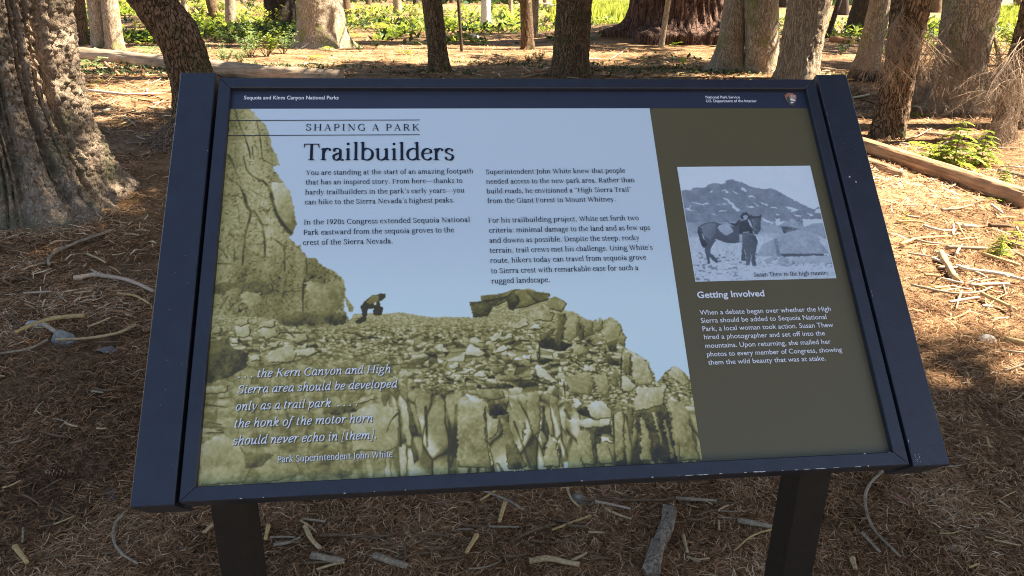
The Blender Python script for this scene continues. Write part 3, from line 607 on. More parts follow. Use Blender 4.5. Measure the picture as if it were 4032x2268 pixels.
# named stones and shadows, left half
for p, tt, e in ((((110, 440), (230, 400), (280, 480), (380, 500), (370, 600), (280, 660), (120, 720), (90, 700)), .27, 0), (((490, 530), (560, 480), (680, 450), (720, 510), (690, 560), (600, 580), (520, 570)), .64, .25), (((700, 490), (820, 470), (880, 490), (780, 540), (720, 520)), .68, .25), (((40, 1150), (200, 1070), (320, 1130), (400, 1290), (350, 1400), (60, 1420)), .58, .3), (((430, 1290), (560, 1200), (700, 1180), (740, 1330), (600, 1380), (480, 1400)), .52, .3),
    (((1080, 920), (1250, 850), (1420, 900), (1415, 1150), (1330, 1190), (1100, 1180)), .60, .28), (((900, 890), (1100, 860), (1120, 900), (1000, 930), (890, 920)), .3, 0), (((290, 320), (400, 310), (390, 390), (350, 410), (300, 380)), .68, .2), (((250, 400), (310, 400), (330, 450), (270, 440)), .8, .2), (((440, 350), (560, 330), (600, 380), (500, 420)), .62, .2), (((640, 380), (780, 370), (800, 420), (700, 440)), .62, .2), (((470, 290), (580, 280), (560, 330), (440, 340)), .66, .2), (((380, 530), (460, 515), (470, 560), (400, 570)), .7, .2),
    (((330, 330), (390, 300), (380, 270), (280, 280)), .65, .2), (((140, 330), (200, 330), (190, 370), (130, 380)), .6, .2), (((530, 440), (600, 430), (590, 470), (530, 470)), .66, .2), (((80, 740), (250, 730), (230, 780), (80, 790)), .6, .2), (((70, 1020), (200, 1030), (210, 1060), (60, 1060)), .66, .2), (((1100, 840), (1250, 790), (1260, 820), (1150, 860)), .66, .2), (((350, 1190), (560, 1200), (470, 1290), (360, 1300)), .34, 0), (((840, 1330), (1000, 1290), (1120, 1340), (1000, 1370)), .34, 0)): A.fill(Z6(*p), tt, .14, .12, 8, e)
for pts, a, b in (([(500, 600), (640, 575), (760, 545), (880, 490)], 5, 7), ([(1410, 920), (1360, 980), (1330, 1050)], 9, 5), ([(1420, 900), (1430, 1150)], 10, 10), ([(1600, 880), (1610, 1150)], 16, 12), ([(1740, 900), (1770, 1060), (1750, 1250)], 16, 14), ([(180, 820), (270, 810)], 6, 6), ([(80, 860), (230, 880)], 7, 5), ([(90, 980), (200, 1000)], 6, 6), ([(1090, 370), (1200, 400), (1290, 360)], 9, 5), ([(620, 330), (700, 400)], 6, 8)): A.line(Z6(*pts), a, b, .18)
# right half
D7 = ((((650, 400), (760, 330), (740, 400), (880, 450), (800, 500), (660, 470)), .2, 0), (((780, 240), (840, 225), (820, 400), (770, 430)), .3, 0), (((840, 230), (870, 218), (940, 270), (920, 300), (910, 390), (860, 430), (830, 400)), .55, .3), (((920, 280), (960, 330), (960, 420), (910, 390)), .24, 0), (((960, 280), (1020, 290), (1030, 380), (970, 400)), .42, .25), (((1030, 285), (1080, 275), (1090, 340), (1060, 370), (1030, 340)), .52, .2), (((1085, 370), (1140, 254), (1200, 300), (1225, 340), (1200, 420), (1110, 450)), .56, .3), (((1200, 390), (1252, 400), (1240, 465), (1190, 440)), .42, .2), (((1110, 450), (1190, 420), (1190, 490), (1130, 500)), .24, 0), (((880, 440), (980, 460), (1000, 500), (920, 530), (890, 500)), .52, .25),
    (((310, 395), (400, 350), (395, 400), (340, 435)), .8, .2), (((130, 500), (180, 450), (300, 500), (230, 540)), .8, .2), (((330, 500), (400, 455), (455, 490), (380, 510)), .78, .2), (((590, 240), (680, 210), (760, 230), (740, 290), (620, 290)), .58, .2), (((440, 310), (560, 270), (590, 320), (500, 350)), .66, .2), (((590, 330), (620, 305), (700, 330), (640, 345)), .85, .2), (((960, 600), (1050, 590), (1040, 640), (960, 630)), .8, .2), (((1095, 560), (1110, 510), (1215, 585), (1200, 600)), .26, 0), (((620, 590), (660, 590), (790, 710), (740, 725), (640, 660)), .8, .2), (((530, 545), (545, 520), (605, 530), (595, 565)), .85, .2), (((600, 480), (640, 490), (650, 570), (610, 570)), .6, .2), (((200, 660), (240, 630), (300, 660), (270, 690)), .75, .2), (((90, 640), (200, 620), (150, 660)), .75, .2), (((300, 600), (400, 600), (420, 640), (340, 650)), .4, .2), (((340, 660), (500, 660), (540, 690), (380, 700)), .5, .2),
    (((30, 600), (80, 570), (110, 600), (60, 630)), .75, .2), (((380, 390), (460, 380), (470, 410), (400, 430)), .72, .2), (((1210, 680), (1230, 660), (1330, 740), (1270, 780), (1215, 770)), .68, .2), (((800, 680), (830, 690), (820, 725), (795, 720)), .9, 0), (((860, 780), (830, 660), (1000, 650), (1030, 720), (1000, 800)), .5, .25), (((1030, 660), (1110, 650), (1140, 740), (1120, 820), (1060, 780)), .52, .25), (((1140, 650), (1200, 640), (1200, 740), (1150, 740)), .4, .25), (((1290, 520), (1390, 560), (1440, 680), (1430, 720), (1340, 730), (1290, 680)), .62, .3), (((1230, 500), (1285, 520), (1285, 660), (1230, 640)), .45, .2), (((1530, 650), (1580, 600), (1650, 640), (1690, 720), (1640, 740)), .58, .3),
    (((260, 720), (460, 710), (470, 745), (290, 750)), .26, 0), (((190, 760), (400, 755), (415, 820), (300, 835)), .45, .2), (((300, 850), (420, 850), (430, 930), (310, 930)), .2, 0), (((95, 840), (160, 790), (280, 850), (290, 1100), (330, 1300), (90, 1290)), .54, .2), (((160, 795), (270, 830), (230, 860), (180, 850)), .78, 0), (((325, 950), (380, 960), (370, 1060), (300, 1110)), .55, .2), (((390, 950), (440, 980), (480, 1100), (570, 1300), (440, 1310)), .40, .18), (((510, 920), (560, 1000), (540, 1120)), .55, .2), (((560, 790), (640, 770), (665, 900), (660, 1050), (600, 1080)), .52, .2), (((690, 1180), (720, 1060), (770, 1130), (800, 1290), (680, 1290)), .56, .2), (((910, 1080), (960, 1010), (1020, 1100), (1030, 1280), (940, 1280)), .55, .2), (((1050, 1130), (1100, 1110), (1150, 1200), (1160, 1270), (1060, 1270)), .52, .2), (((1170, 930), (1220, 910), (1240, 1090), (1240, 1250), (1180, 1250)), .5, .2),
    (((880, 860), (890, 805), (965, 860), (900, 895)), .82, .2), (((900, 900), (970, 870), (1080, 960), (1000, 960)), .14, 0), (((975, 870), (1060, 830), (1150, 890), (1150, 960), (1020, 960)), .74, .25), (((840, 965), (1150, 960), (1140, 1005), (980, 1025), (900, 1000)), .76, .2), (((980, 1030), (1150, 1000), (1155, 1060), (1050, 1070)), .24, 0), (((1060, 1075), (1165, 1105), (1160, 1130), (1090, 1110)), .8, .2), (((1300, 915), (1520, 860), (1540, 900), (1600, 1250), (1350, 1250)), .2, 0), (((1350, 925), (1420, 1100), (1430, 1250), (1350, 1250)), .5, .2), (((1430, 925), (1450, 920), (1500, 1120), (1490, 1140)), .5, 0), (((1500, 960), (1520, 960), (1580, 1220), (1560, 1230)), .45, 0), (((1290, 905), (1330, 740), (1520, 740), (1510, 850), (1420, 900)), .68, .2), (((1540, 820), (1650, 850), (1760, 1250), (1620, 1250)), .5, .2), (((1260, 870), (1300, 880), (1300, 1100), (1260, 1000)), .4, .2))
for p, tt, e in D7: A.fill(Z7(*p), tt, .17, .14, 9, e)
for p, tt in ((((165, 155), (320, 145), (430, 120), (430, 150), (330, 190), (300, 250), (205, 264)), .27), (((250, 110), (430, 88), (510, 62), (430, 125), (320, 145), (255, 148)), .38), (((430, 125), (510, 65), (560, 70), (640, 160), (560, 190), (450, 210)), .42), (((430, 125), (490, 90), (520, 150), (470, 220), (440, 200)), .2), (((570, 70), (725, 100), (720, 140), (640, 160), (560, 100)), .34), (((690, 175), (760, 110), (848, 165), (800, 225), (720, 200)), .5)): A.fill(Z7(*p), tt, .13, .05, 4, .14)
for pts, a, b in (([(175, 150), (320, 150), (430, 122)], 4, 5), ([(430, 125), (455, 205)], 7, 6), ([(560, 72), (640, 160)], 5, 5), ([(440, 120), (510, 66)], 4, 3), ([(640, 160), (715, 138)], 5, 4), ([(560, 190), (640, 165)], 5, 5), ([(210, 260), (300, 250)], 4, 4)): A.line(Z7(*pts), a, b, .14)
for pts in ([(255, 108), (430, 88)], [(320, 190), (430, 135)], [(520, 75), (600, 140)], [(575, 72), (720, 98)], [(765, 112), (840, 163)]): A.line(Z7(*pts), 3, 3, .62)
for pts, a, b in (([(80, 870), (70, 1150), (40, 1290)], 18, 14), ([(480, 980), (540, 1150), (590, 1290)], 10, 14), ([(680, 880), (680, 1040)], 16, 14), ([(790, 1130), (810, 1280)], 12, 22), ([(1035, 1070), (1045, 1270)], 9, 12), ([(1160, 930), (1170, 1240)], 8, 12), ([(1250, 940), (1300, 1240)], 9, 12), ([(1215, 540), (1215, 740)], 9, 7), ([(1275, 540), (1270, 680)], 6, 5), ([(830, 900), (860, 960)], 16, 14), ([(870, 1100), (830, 1240)], 20, 30), ([(600, 690), (740, 730)], 12, 9), ([(480, 700), (640, 690)], 12, 9), ([(240, 750), (420, 745)], 7, 6), ([(1060, 830), (1020, 800)], 8, 8), ([(820, 700), (830, 820)], 9, 9), ([(650, 410), (655, 560)], 6, 8)): A.line(Z7(*pts), a, b, .15)
# the stooping worker and his tools
A.fill(Z6((1150, 185), (1180, 150), (1230, 110), (1275, 105), (1290, 95), (1325, 100), (1325, 125), (1300, 148), (1285, 150), (1290, 185), (1310, 195), (1300, 235), (1285, 250), (1240, 245), (1235, 215), (1245, 200), (1205, 205), (1195, 250), (1190, 285), (1150, 305), (1115, 300), (1118, 285), (1165, 255)), .17, .05, .05, 2)
A.fill(Z6((1190, 155), (1230, 115), (1275, 110), (1278, 150), (1215, 172)), .42, .06, .1, 2); A.fill(Z6((1243, 163), (1258, 158), (1262, 175), (1246, 178)), .9, 0, 0, 0)
worker = A.mask(Z6((1120, 90), (1330, 90), (1330, 310), (1110, 310)))
A.line(Z6((1042, 120), (1065, 170), (1085, 215)), 3, 4, .35); A.line(Z6((1040, 130), (1075, 220)), 2, 3, .4); A.fill(Z6((1070, 190), (1105, 195), (1100, 225), (1075, 222)), .4, .2, 0, 3)
body = A.mask(Z6((1150, 185), (1180, 150), (1230, 110), (1275, 105), (1290, 95), (1325, 100), (1325, 125), (1300, 148), (1285, 150), (1290, 185), (1310, 195), (1300, 235), (1285, 250), (1240, 245), (1235, 215), (1245, 200), (1205, 205), (1195, 250), (1190, 285), (1150, 305), (1115, 300), (1118, 285), (1165, 255)), 2) | A.mask(Z6((1040, 115), (1050, 115), (1105, 195), (1100, 228), (1070, 222)), 2)
skym = ~(rock | body); A.blur(1)
stone = tone(A.t, [(0, (.030, .027, .022)), (.2, (.075, .064, .026)), (.42, (.27, .228, .066)), (.62, (.52, .455, .19)), (.82, (.72, .665, .44)), (1, (.78, .77, .72))])
hz = sm(900, 1235, Y); skc = np.array([.585, .685, .735])*(1+hz[..., None]*.16)+np.array([-.02, .005, -.06])*hz[..., None]*.8; k = (~skym).astype(float)
for _ in range(1): k = (k*2+np.roll(k, 1, 0)+np.roll(k, -1, 0)+np.roll(k, 1, 1)+np.roll(k, -1, 1))/6
k[0] = k[1]; k[-1] = k[-2]; k[:, 0] = k[:, 1]; k[:, -1] = k[:, -2]
A.build('rock_photograph', stone*k[..., None]+skc*(1-k[..., None]), ND+.0005)

# ---- the small picture: a rider standing by a horse under a mountain
c = [puv(1704, 421.3), puv(2038, 416.2), puv(2103, 699), puv(1748, 710.3)]
u0, u1 = (c[0][0]+c[3][0])/2, (c[1][0]+c[2][0])/2; v1, v0 = (c[0][1]+c[1][1])/2, (c[2][1]+c[3][1])/2
B = Art(u0, u1, v0, v1, 330, 280); Z = q(2650, 620, .27195); U, Vv = B.U, B.Vv
B.t = .86+.05*(B.N1-.5)+.04*(Vv-v0)/(v1-v0)
B.fill(Z((60, 465), (250, 475), (300, 450), (470, 430), (490, 400), (570, 380), (660, 385), (750, 370), (755, 335), (850, 323), (950, 350), (1100, 410), (1200, 450), (1330, 455), (1400, 445), (1520, 490), (1650, 570), (1800, 650), (1950, 720), (2060, 750), (2130, 700), (2400, 700), (2400, 1300), (60, 1300)), .45, .07, .0, 8)
B.t = np.where((Vv < (v0+v1)/2+.0) & (B.t < .75), B.t+.14*sm(780, 950, B.Y)+.1*(B.N1-.5), B.t)
for p in (((530, 480), (570, 478), (580, 500), (540, 500)), ((700, 465), (760, 455), (770, 470), (720, 480)), ((750, 490), (790, 485), (815, 520), (780, 525)), ((860, 495), (930, 500), (935, 520), (880, 512)), ((975, 440), (1010, 435), (1085, 482), (1060, 488), (1000, 470)), ((720, 570), (760, 590), (860, 660), (970, 760), (975, 775), (930, 770), (860, 715)), ((270, 650), (350, 660), (480, 688), (440, 695), (300, 668)), ((445, 660), (525, 668), (520, 680), (450, 675)), ((620, 685), (690, 690), (640, 700)), ((700, 685), (800, 692), (740, 702)), ((170, 750), (260, 715), (230, 755), (310, 770), (200, 775)),
    ((650, 755), (770, 758), (760, 770), (670, 768)), ((1145, 640), (1180, 650), (1260, 700), (1210, 695)), ((1250, 630), (1380, 680), (1370, 697), (1300, 670)), ((1070, 720), (1130, 695), (1190, 715), (1110, 730)), ((1400, 715), (1490, 715), (1525, 742), (1440, 735)), ((1610, 725), (1700, 730), (1825, 770), (1720, 800), (1690, 765)), ((1740, 825), (1870, 835), (1860, 852), (1760, 848)), ((1925, 795), (2030, 840), (2000, 850), (1940, 820)), ((1270, 890), (1330, 905), (1450, 955), (1430, 968), (1320, 930)), ((1480, 940), (1500, 870), (1560, 880), (1560, 930), (1640, 920), (1590, 960), (1510, 985)), ((1870, 890), (2160, 885), (2170, 960), (2000, 960), (1880, 1000)), ((530, 825), (630, 835), (600, 845)), ((1100, 560), (1150, 560), (1190, 590), (1110, 580)), ((1470, 815), (1560, 820), (1500, 835)), ((2050, 770), (2140, 750), (2140, 800), (2060, 800)), ((330, 810), (400, 815), (350, 822))):
    B.fill(Z(*p), .82, .04, 0, 8)
g = sm(1085, 1200, (B.Y-620)/.27195+25*(B.N1-.5)); cg = .74+.22*(B.N2-.5)+.18*(B.N1-.5)-.32*(vn(U*260, Vv*480, 0, 5) > .74)*sm(1300, 1420, (B.Y-620)/.27195); cap_ = sm(1560, 1600, (B.Y-620)/.27195)*sm(2860, 2960, B.X); cg = cg*(1-.75*cap_)+.78*.75*cap_; B.t = B.t*(1-g)+cg*g
for p, tt, n_ in ((((1200, 1430), (1300, 1260), (1420, 1200), (1600, 1120), (1800, 1060), (1990, 1060), (2100, 1150), (2150, 1250), (2260, 1390), (2100, 1400), (1700, 1400), (1560, 1420), (1300, 1440)), .57, .1), (((1900, 1000), (2040, 950), (2180, 1010), (2300, 1100), (2200, 1180), (2080, 1120)), .55, .1), (((1720, 1445), (2290, 1425), (2330, 1530), (1760, 1535)), .62, .06), (((1540, 1392), (2190, 1398), (2190, 1425), (1730, 1440), (1560, 1425)), .28, .08), (((1560, 990), (1700, 1010), (1840, 1040), (1700, 1080), (1600, 1100)), .34, .25), (((1670, 900), (1860, 890), (1880, 960), (1700, 1000)), .50, .2), (((1400, 1100), (1535, 1100), (1535, 1165), (1400, 1170)), .66, .06), (((1455, 1170), (1500, 1170), (1560, 1440), (1510, 1440)), .45, .12),
    (((1560, 1420), (1480, 1560), (1700, 1580), (1740, 1500)), .62, .2), (((1300, 1500), (1480, 1410), (1520, 1440), (1360, 1550)), .58, .1),
    (((355, 1020), (420, 960), (520, 935), (620, 940), (690, 960), (880, 1000), (960, 950), (1100, 900), (1120, 880), (1110, 815), (1145, 850), (1240, 850), (1280, 818), (1270, 900), (1265, 1050), (1220, 1115), (1180, 1110), (1160, 1060), (1130, 1150), (1000, 1232), (860, 1245), (740, 1225), (620, 1180), (600, 1240), (550, 1330), (535, 1380), (620, 1449), (655, 1510), (640, 1540), (590, 1500), (520, 1430), (530, 1530), (500, 1535), (478, 1420), (450, 1340), (480, 1250), (430, 1120)), .27, .06), (((400, 1000), (520, 950), (620, 955), (610, 1100), (540, 1200), (440, 1130)), .38, .05), (((370, 1005), (350, 1080), (380, 1190), (430, 1310), (470, 1310), (492, 1250), (440, 1180), (405, 1080)), .14, .06), (((640, 1020), (690, 970), (800, 960), (880, 1070), (780, 1135), (720, 1110)), .60, .05), (((735, 900), (800, 950), (880, 990), (945, 980), (990, 905), (950, 910), (900, 960), (820, 950)), .16, .05), (((1140, 900), (1240, 870), (1260, 960), (1240, 1090), (1190, 1090), (1160, 1000)), .34, .12), (((1115, 815), (1150, 855), (1240, 855), (1280, 818), (1265, 890), (1200, 870), (1130, 880)), .15, .04),
    (((1000, 1230), (1040, 1400), (1055, 1500), (1000, 1510), (985, 1490)), .24, .06), (((1010, 1100), (1140, 1100), (1160, 1115), (1225, 1210), (1205, 1330), (1190, 1400), (1200, 1570), (1145, 1570), (1120, 1380), (1112, 1570), (1058, 1570), (1048, 1400), (1000, 1240)), .30, .07), (((960, 950), (1010, 920), (1080, 900), (1130, 960), (1155, 1105), (1010, 1095), (955, 1112)), .12, .05), (((1080, 905), (1115, 930), (1155, 1040), (1120, 1010)), .72, .05), (((955, 1115), (1000, 1120), (1002, 1225), (970, 1225)), .60, .05), (((975, 850), (1010, 800), (1060, 800), (1110, 850), (1115, 890), (1000, 895)), .12, .03), (((1015, 845), (1050, 832), (1080, 850), (1078, 895), (1045, 910), (1018, 885)), .58, .05), (((1010, 1085), (1100, 1078), (1110, 1095), (1010, 1100)), .5, .05), (((1130, 1130), (1200, 1140), (1225, 1210), (1180, 1230)), .2, .05)):
    B.fill(Z(*p), tt, n_, .04, 4)
B.t[:, :2] = .85; B.t[:, -2:] = .85; B.blur(1)
B.build('rider_photograph', tone(B.t, [(0, (.03, .033, .045)), (.3, (.12, .14, .165)), (.5, (.30, .345, .40)), (.7, (.50, .57, .62)), (1, (.80, .88, .91))]), ND+.0005)
# ================================================================== the forest floor
def m_ground():
    m, n, b, N, L = M_new('needle_litter_soil')
    tc = N('TexCoord'); n1 = N('TexNoise'); n1.inputs['Scale'].default_value = 55; n1.inputs['Detail'].default_value = 8; n1.inputs['Roughness'].default_value = .75; L(tc.outputs['Object'], n1.inputs['Vector'])
    n2 = N('TexNoise'); n2.inputs['Scale'].default_value = 1.3; n2.inputs['Detail'].default_value = 5; L(tc.outputs['Object'], n2.inputs['Vector'])
    ad = N('Math'); ad.operation = 'MULTIPLY_ADD'; ad.inputs[1].default_value = .55; L(n2.outputs['Fac'], ad.inputs[0]); L(n1.outputs['Fac'], ad.inputs[2])
    r = ramp(n, [(.50, (.045, .024, .011)), (.72, (.16, .088, .040)), (.95, (.36, .225, .115))]); L(ad.outputs[0], r.inputs[0]); L(r.outputs[0], b.inputs['Base Color'])
    b.inputs['Roughness'].default_value = 1; b.inputs['Specular IOR Level'].default_value = .1
    bp = N('Bump'); bp.inputs['Strength'].default_value = .8; bp.inputs['Distance'].default_value = .012; L(n1.outputs['Fac'], bp.inputs['Height']); L(bp.outputs[0], b.inputs['Normal'])
    return m
def axis(lo, hi, n, p): t = np.linspace(-1, 1, n); s = np.sign(t)*np.abs(t)**p; return np.where(s < 0, -s*lo, s*hi)
gx = axis(-160, 160, 320, 2.6); gy = axis(-60, 260, 340, 2.4)+3
GX, GY = np.meshgrid(gx, gy); GZ = gh(GX, GY)
i = np.arange(GX.size).reshape(GX.shape)
o = mesh('ground', np.stack([GX.ravel(), GY.ravel(), GZ.ravel()], -1), np.stack([i[:-1, :-1], i[:-1, 1:], i[1:, 1:], i[1:, :-1]], -1).reshape(-1, 4), m_ground(), None, True); o['kind'] = 'structure'

# where the sun gets through the crowns: patches of ground, named by where the photo shows them
LIT = [[(330, 270), (480, 195), (900, 185), (1330, 200), (1330, 300), (800, 420), (720, 440), (640, 420), (560, 470), (430, 465), (330, 330)],
       [(535, 735), (690, 715), (720, 830), (610, 835)],
       [(3330, 420), (3500, 470), (4032, 440), (4600, 600), (4600, 1640), (4032, 1560), (3780, 1420), (3640, 1290), (3480, 1220), (3300, 900), (3200, 600)],
       [(-4000, 640), (150, 640), (150, 915), (-4000, 915)],
       [(2750, 225), (3240, 215), (3240, 330), (2720, 330), (2560, 262)]]
DARK = [[(1290, 320), (1290, 235), (1480, 240), (1650, 262), (1900, 214), (2100, 224), (2200, 205), (2560, 185), (2620, 300), (2720, 325), (2700, 420), (1290, 420)],
        [(3250, 225), (3420, 225), (3420, 330), (3300, 340)],
        [(3050, -80), (3450, -80), (3440, 150), (3250, 215), (3050, 215)], [(2500, 60), (2900, 60), (2900, 120), (2500, 150)], [(1050, 60), (1160, 60), (1160, 175), (860, 190), (860, 120)], [(2310, 120), (2780, 120), (2780, 225), (2560, 262), (2620, 330), (2300, 330)], [(2330, 48), (2560, 48), (2560, 82), (2330, 82)]]
def lit(G):
    G = np.atleast_2d(G); x, y, z = pix(np.c_[G[:, 0], G[:, 1], np.zeros(len(G))]); front = z > .3
    n = fbm(G[:, 0]*.55+3, G[:, 1]*.55, 0, 3, 77); far = front & (y < 300)
    r = far & (n > .50)
    wx = x+40*(fbm(G[:, 0]*2, G[:, 1]*2, 0, 2, 3)-.5); wy = y+40*(fbm(G[:, 0]*2, G[:, 1]*2, 0, 2, 8)-.5)
    for p in DARK: r &= ~(inside(p, wx, wy) & (n < .62))
    for p in LIT: r |= front & inside(p, wx, wy) & (n > (.45 if p is LIT[3] else .30 if p is LIT[2] else .36))
    return r

# ================================================================== trees
BK = dict(
    grey=m_bark('pale_fir_bark', (.05, .032, .02), (.27, .195, .125), (.52, .41, .285), 30, .30, .7, (.20, .20, .06)),
    near=m_bark('furrowed_fir_bark', (.04, .026, .018), (.16, .105, .068), (.38, .285, .195), 38, .40, .7, (.11, .105, .055), .018, .6),
    brown=m_bark('brown_fir_bark', (.022, .012, .007), (.12, .07, .038), (.26, .165, .095), 30, .28, .9, (.10, .095, .035), .02, .12),
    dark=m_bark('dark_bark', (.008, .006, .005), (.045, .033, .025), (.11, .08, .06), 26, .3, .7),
    red=m_bark('red_flaking_bark', (.11, .05, .025), (.24, .14, .075), (.48, .38, .26), 26, .16, .8),
    seq=m_bark('sequoia_bark', (.025, .013, .010), (.075, .040, .028), (.16, .09, .062), 9, .06, 1., None, .05),
    burnt=m_bark('charred_bark', (.004, .0035, .003), (.014, .011, .009), (.07, .05, .036), 22, .25, .7),
    white=m_bark('bleached_bark', (.08, .07, .06), (.55, .50, .43), (.80, .76, .69), 26, 1., .4))
m_needle = m_tint('conifer_needles', [(0, (.018, .038, .012)), (.5, (.035, .065, .018)), (1, (.07, .10, .025))], .6, .25)
m_dead = m_wood('dead_twig_wood', (.14, .095, .06), (.38, .27, .18), .06, 90)
TREES = []
def trunk_mesh(P, R, flare, lobes, seed, nseg, zvis, dz, disp, kz=1., plate=0., groove=0., sink=.12, gf=4.2):
    """tapered, leaning, fluted trunk with real bark relief; P, R = axis and radius by height"""
    P = np.asarray(P, float); R = np.asarray(R, float); z0, z1 = P[0, 2], P[-1, 2]
    zz = np.concatenate([np.arange(z0-sink, z0+zvis, dz), np.linspace(z0+zvis, z1, 22)]); th = np.arange(nseg)*2*math.pi/nseg
    cx = np.interp(zz, P[:, 2], P[:, 0]); cy = np.interp(zz, P[:, 2], P[:, 1]); r = np.interp(zz, P[:, 2], R)
    if len(P) > 2:   # soften the kinks of the axis
        for _ in range(3):
            for a in (cx, cy, r): a[1:-1] = (a[:-2]+2*a[1:-1]+a[2:])/4
    h = np.clip(zz-z0, 0, 9); T, Zg = np.meshgrid(th, zz); r0 = r[:, None]
    fl = flare*np.exp(-h/.17)[:, None]*(1+.55*np.cos(lobes*T+seed)+.35*np.cos((lobes+2)*T+2*seed))+.10*flare*np.exp(-h/.6)[:, None]
    rad = r0*(1+fl)
    cw, sw = np.cos(T), np.sin(T); k = 1/np.clip(r.mean(), .05, 9)
    low = fbm(cw*1.6+seed, sw*1.6, Zg*.9, 3, 31)-.5
    s_ = r0
    x3, y3 = cw*s_+seed, sw*s_
    f = fbm(x3*14, y3*14, Zg*14*kz*.35, 4, 33); rid = 1-np.abs(2*f-1)
    rad = rad*(1+.12*low)+disp*(rid-.7)*1.6+disp*.5*(fbm(x3*55, y3*55, Zg*30, 3, 35)-.5)*2
    if groove:
        g = fbm(cw*gf+seed+.35*np.sin(Zg*1.3), sw*gf, Zg*.22, 3, 36); rad = rad+groove*(np.clip(np.abs(2*g-1)*(7 if gf == 6.5 else 5), 0, 1)**.7-1)
    if plate:
        wa = fbm(x3*9, y3*9, Zg*5, 4, 38)-.5; wb = fbm(x3*30, y3*30, Zg*22, 3, 39)-.5
        xa = T*s_.mean()/(.070)+2.6*wa+.8*wb+Zg*2.2; ya = Zg/.15+2.2*wa+1.0*wb+T*.8
        f1, f2, idv, _, _ = voro(xa, ya, 5); e = np.clip((f2-f1)/.17, 0, 1)
        xb = xa*1.9+1.2*wb; yb = ya*3.1-1.4*wb
        f1b, f2b, idb, _, _ = voro(xb, yb, 6); eb = np.clip((f2b-f1b)/.24, 0, 1)
        rad = rad+plate*(e**.35*(.8+.5*idv)-.9)+plate*.55*(eb**.7*(.3+1.1*idb)-.7)+plate*(2.6*(fbm(x3*36, y3*36, Zg*34, 3, 37)-.5)+.9*np.floor(4*fbm(x3*22, y3*22, Zg*16, 3, 40))/4)
    V = np.stack([cx[:, None]+rad*cw, cy[:, None]+rad*sw, Zg], -1).reshape(-1, 3); m = len(zz)
    a = np.arange(m*nseg).reshape(m, nseg); b = np.roll(a, -1, 1)
    return V, np.stack([a[:-1], b[:-1], b[1:], a[1:]], -1).reshape(-1, 4)
def tree(label, kind, base, wpx, top, twpx, bark, cat='tree', name='fir_tree', flare=.35, lobes=4, H=15., seed=None, mids=(), zvis=None, disp=None, nseg=44, dz=.035, plate=0., groove=0., sink=.12, gf=4.2, group='trees of the forest', base_pt=None, dead=0):
    """base/top: photo pixels of the trunk's foot and of where the picture's top edge cuts it"""
    seed = seed if seed is not None else len(TREES)*1.7+.3
    b = at(*base) if base_pt is None else np.array(base_pt, float)
    hd = b-CAMP; hd[2] = 0; hd /= np.linalg.norm(hd); b = b+hd*(wpx*depth(b)/FPX/2*.9); b[2] = float(gh(b[0], b[1]))   # the pixel is the front of the foot
    d = depth(b); k = d/FPX
    P = [b]; R = [wpx*k/2]
    for (x, y, w) in list(mids)+[(top[0], top[1], twpx)]:
        p = on_y(x, y, b[1]); P.append(p); R.append(w*depth(p)/FPX/2)
    lean = (P[-1]-P[0])/(P[-1][2]-P[0][2]); zt = P[-1][2]
    for f in (.35, .7, 1.):
        hh = zt+(H-zt)*f; P.append(P[len(mids)+1]+np.array([lean[0]*.35, lean[1]*.35, 1])*(hh-zt)); R.append(R[len(mids)+1]*(1-.85*f)+.01)
    root = thing(name, label, cat, b, group)
    zvis = zvis or (zt-b[2])*1.25+.3; r = R[0]
    disp = r*.07 if disp is None else disp
    V, F = trunk_mesh(P, R, flare, lobes, seed, nseg, zvis, dz, disp, 1., plate, groove, sink, gf)
    mesh('trunk', V-b, F, BK[bark], root, bark != 'near')
    TREES.append(dict(root=root, b=b, P=np.array(P), H=H, cl=[], lean=lean))
    return root
# row by row, left to right
t_left = tree('massive rugged fir with deeply furrowed bark at the left edge', 'f', (70, 850), 660, (-95, 0), 640, 'near', flare=.42, lobes=3, seed=2.2, nseg=520, dz=.0085, disp=.028, plate=.026, groove=.12, gf=6.5, zvis=2.0, mids=((40, 640, 640), (-30, 330, 590)))
t_bow = tree('dark bowed trunk curving up left behind the sign corner', 'f', (735, 590), 215, (600, 0), 178, 'brown', flare=.55, lobes=4, seed=1.1, nseg=120, dz=.02, disp=.018, plate=.007, mids=((775, 470, 165), (765, 350, 155), (728, 200, 155), (668, 90, 185)))
tree('slim dark trunk just right of the massive fir', 'f', (330, 180), 42, (297, 0), 66, 'brown', flare=.1)
tree('pale trunk with grey bark, left one of the fused pair behind the log', 'f', (400, 190), 66, (375, 0), 62, 'grey', flare=.12, name='fir_tree')
tree('pale trunk with shaded foot, right one of the fused pair behind the log', 'f', (455, 194), 66, (430, 0), 62, 'grey', flare=.14)
tree('thin pale stem close behind the bowed trunk', 'f', (735, 72), 22, (722, 0), 20, 'grey', flare=.1, nseg=20)
tree('thin dark trunk left of the two by the leafy shrubs', 'f', (852, 90), 40, (830, 0), 40, 'brown', flare=.1, nseg=24)
tree('thin grey trunk rising from the leafy shrubs', 'f', (910, 104), 42, (906, 0), 38, 'grey', flare=.12, nseg=24)
tree('charred black trunk left of the broad sunlit trunk', 'f', (1112, 112), 122, (1100, 0), 120, 'burnt', flare=.1, nseg=48)
tree('broad sunlit pale trunk flaring at its foot, above the sign corner', 'f', (1272, 192), 196, (1259, 0), 172, 'grey', flare=.34, lobes=5, seed=.6, nseg=110, dz=.03, disp=.02, plate=.008)
tree('slim brown trunk tucked behind the broad sunlit trunk', 'f', (1365, 62), 36, (1360, 0), 36, 'brown', flare=.1, nseg=24)
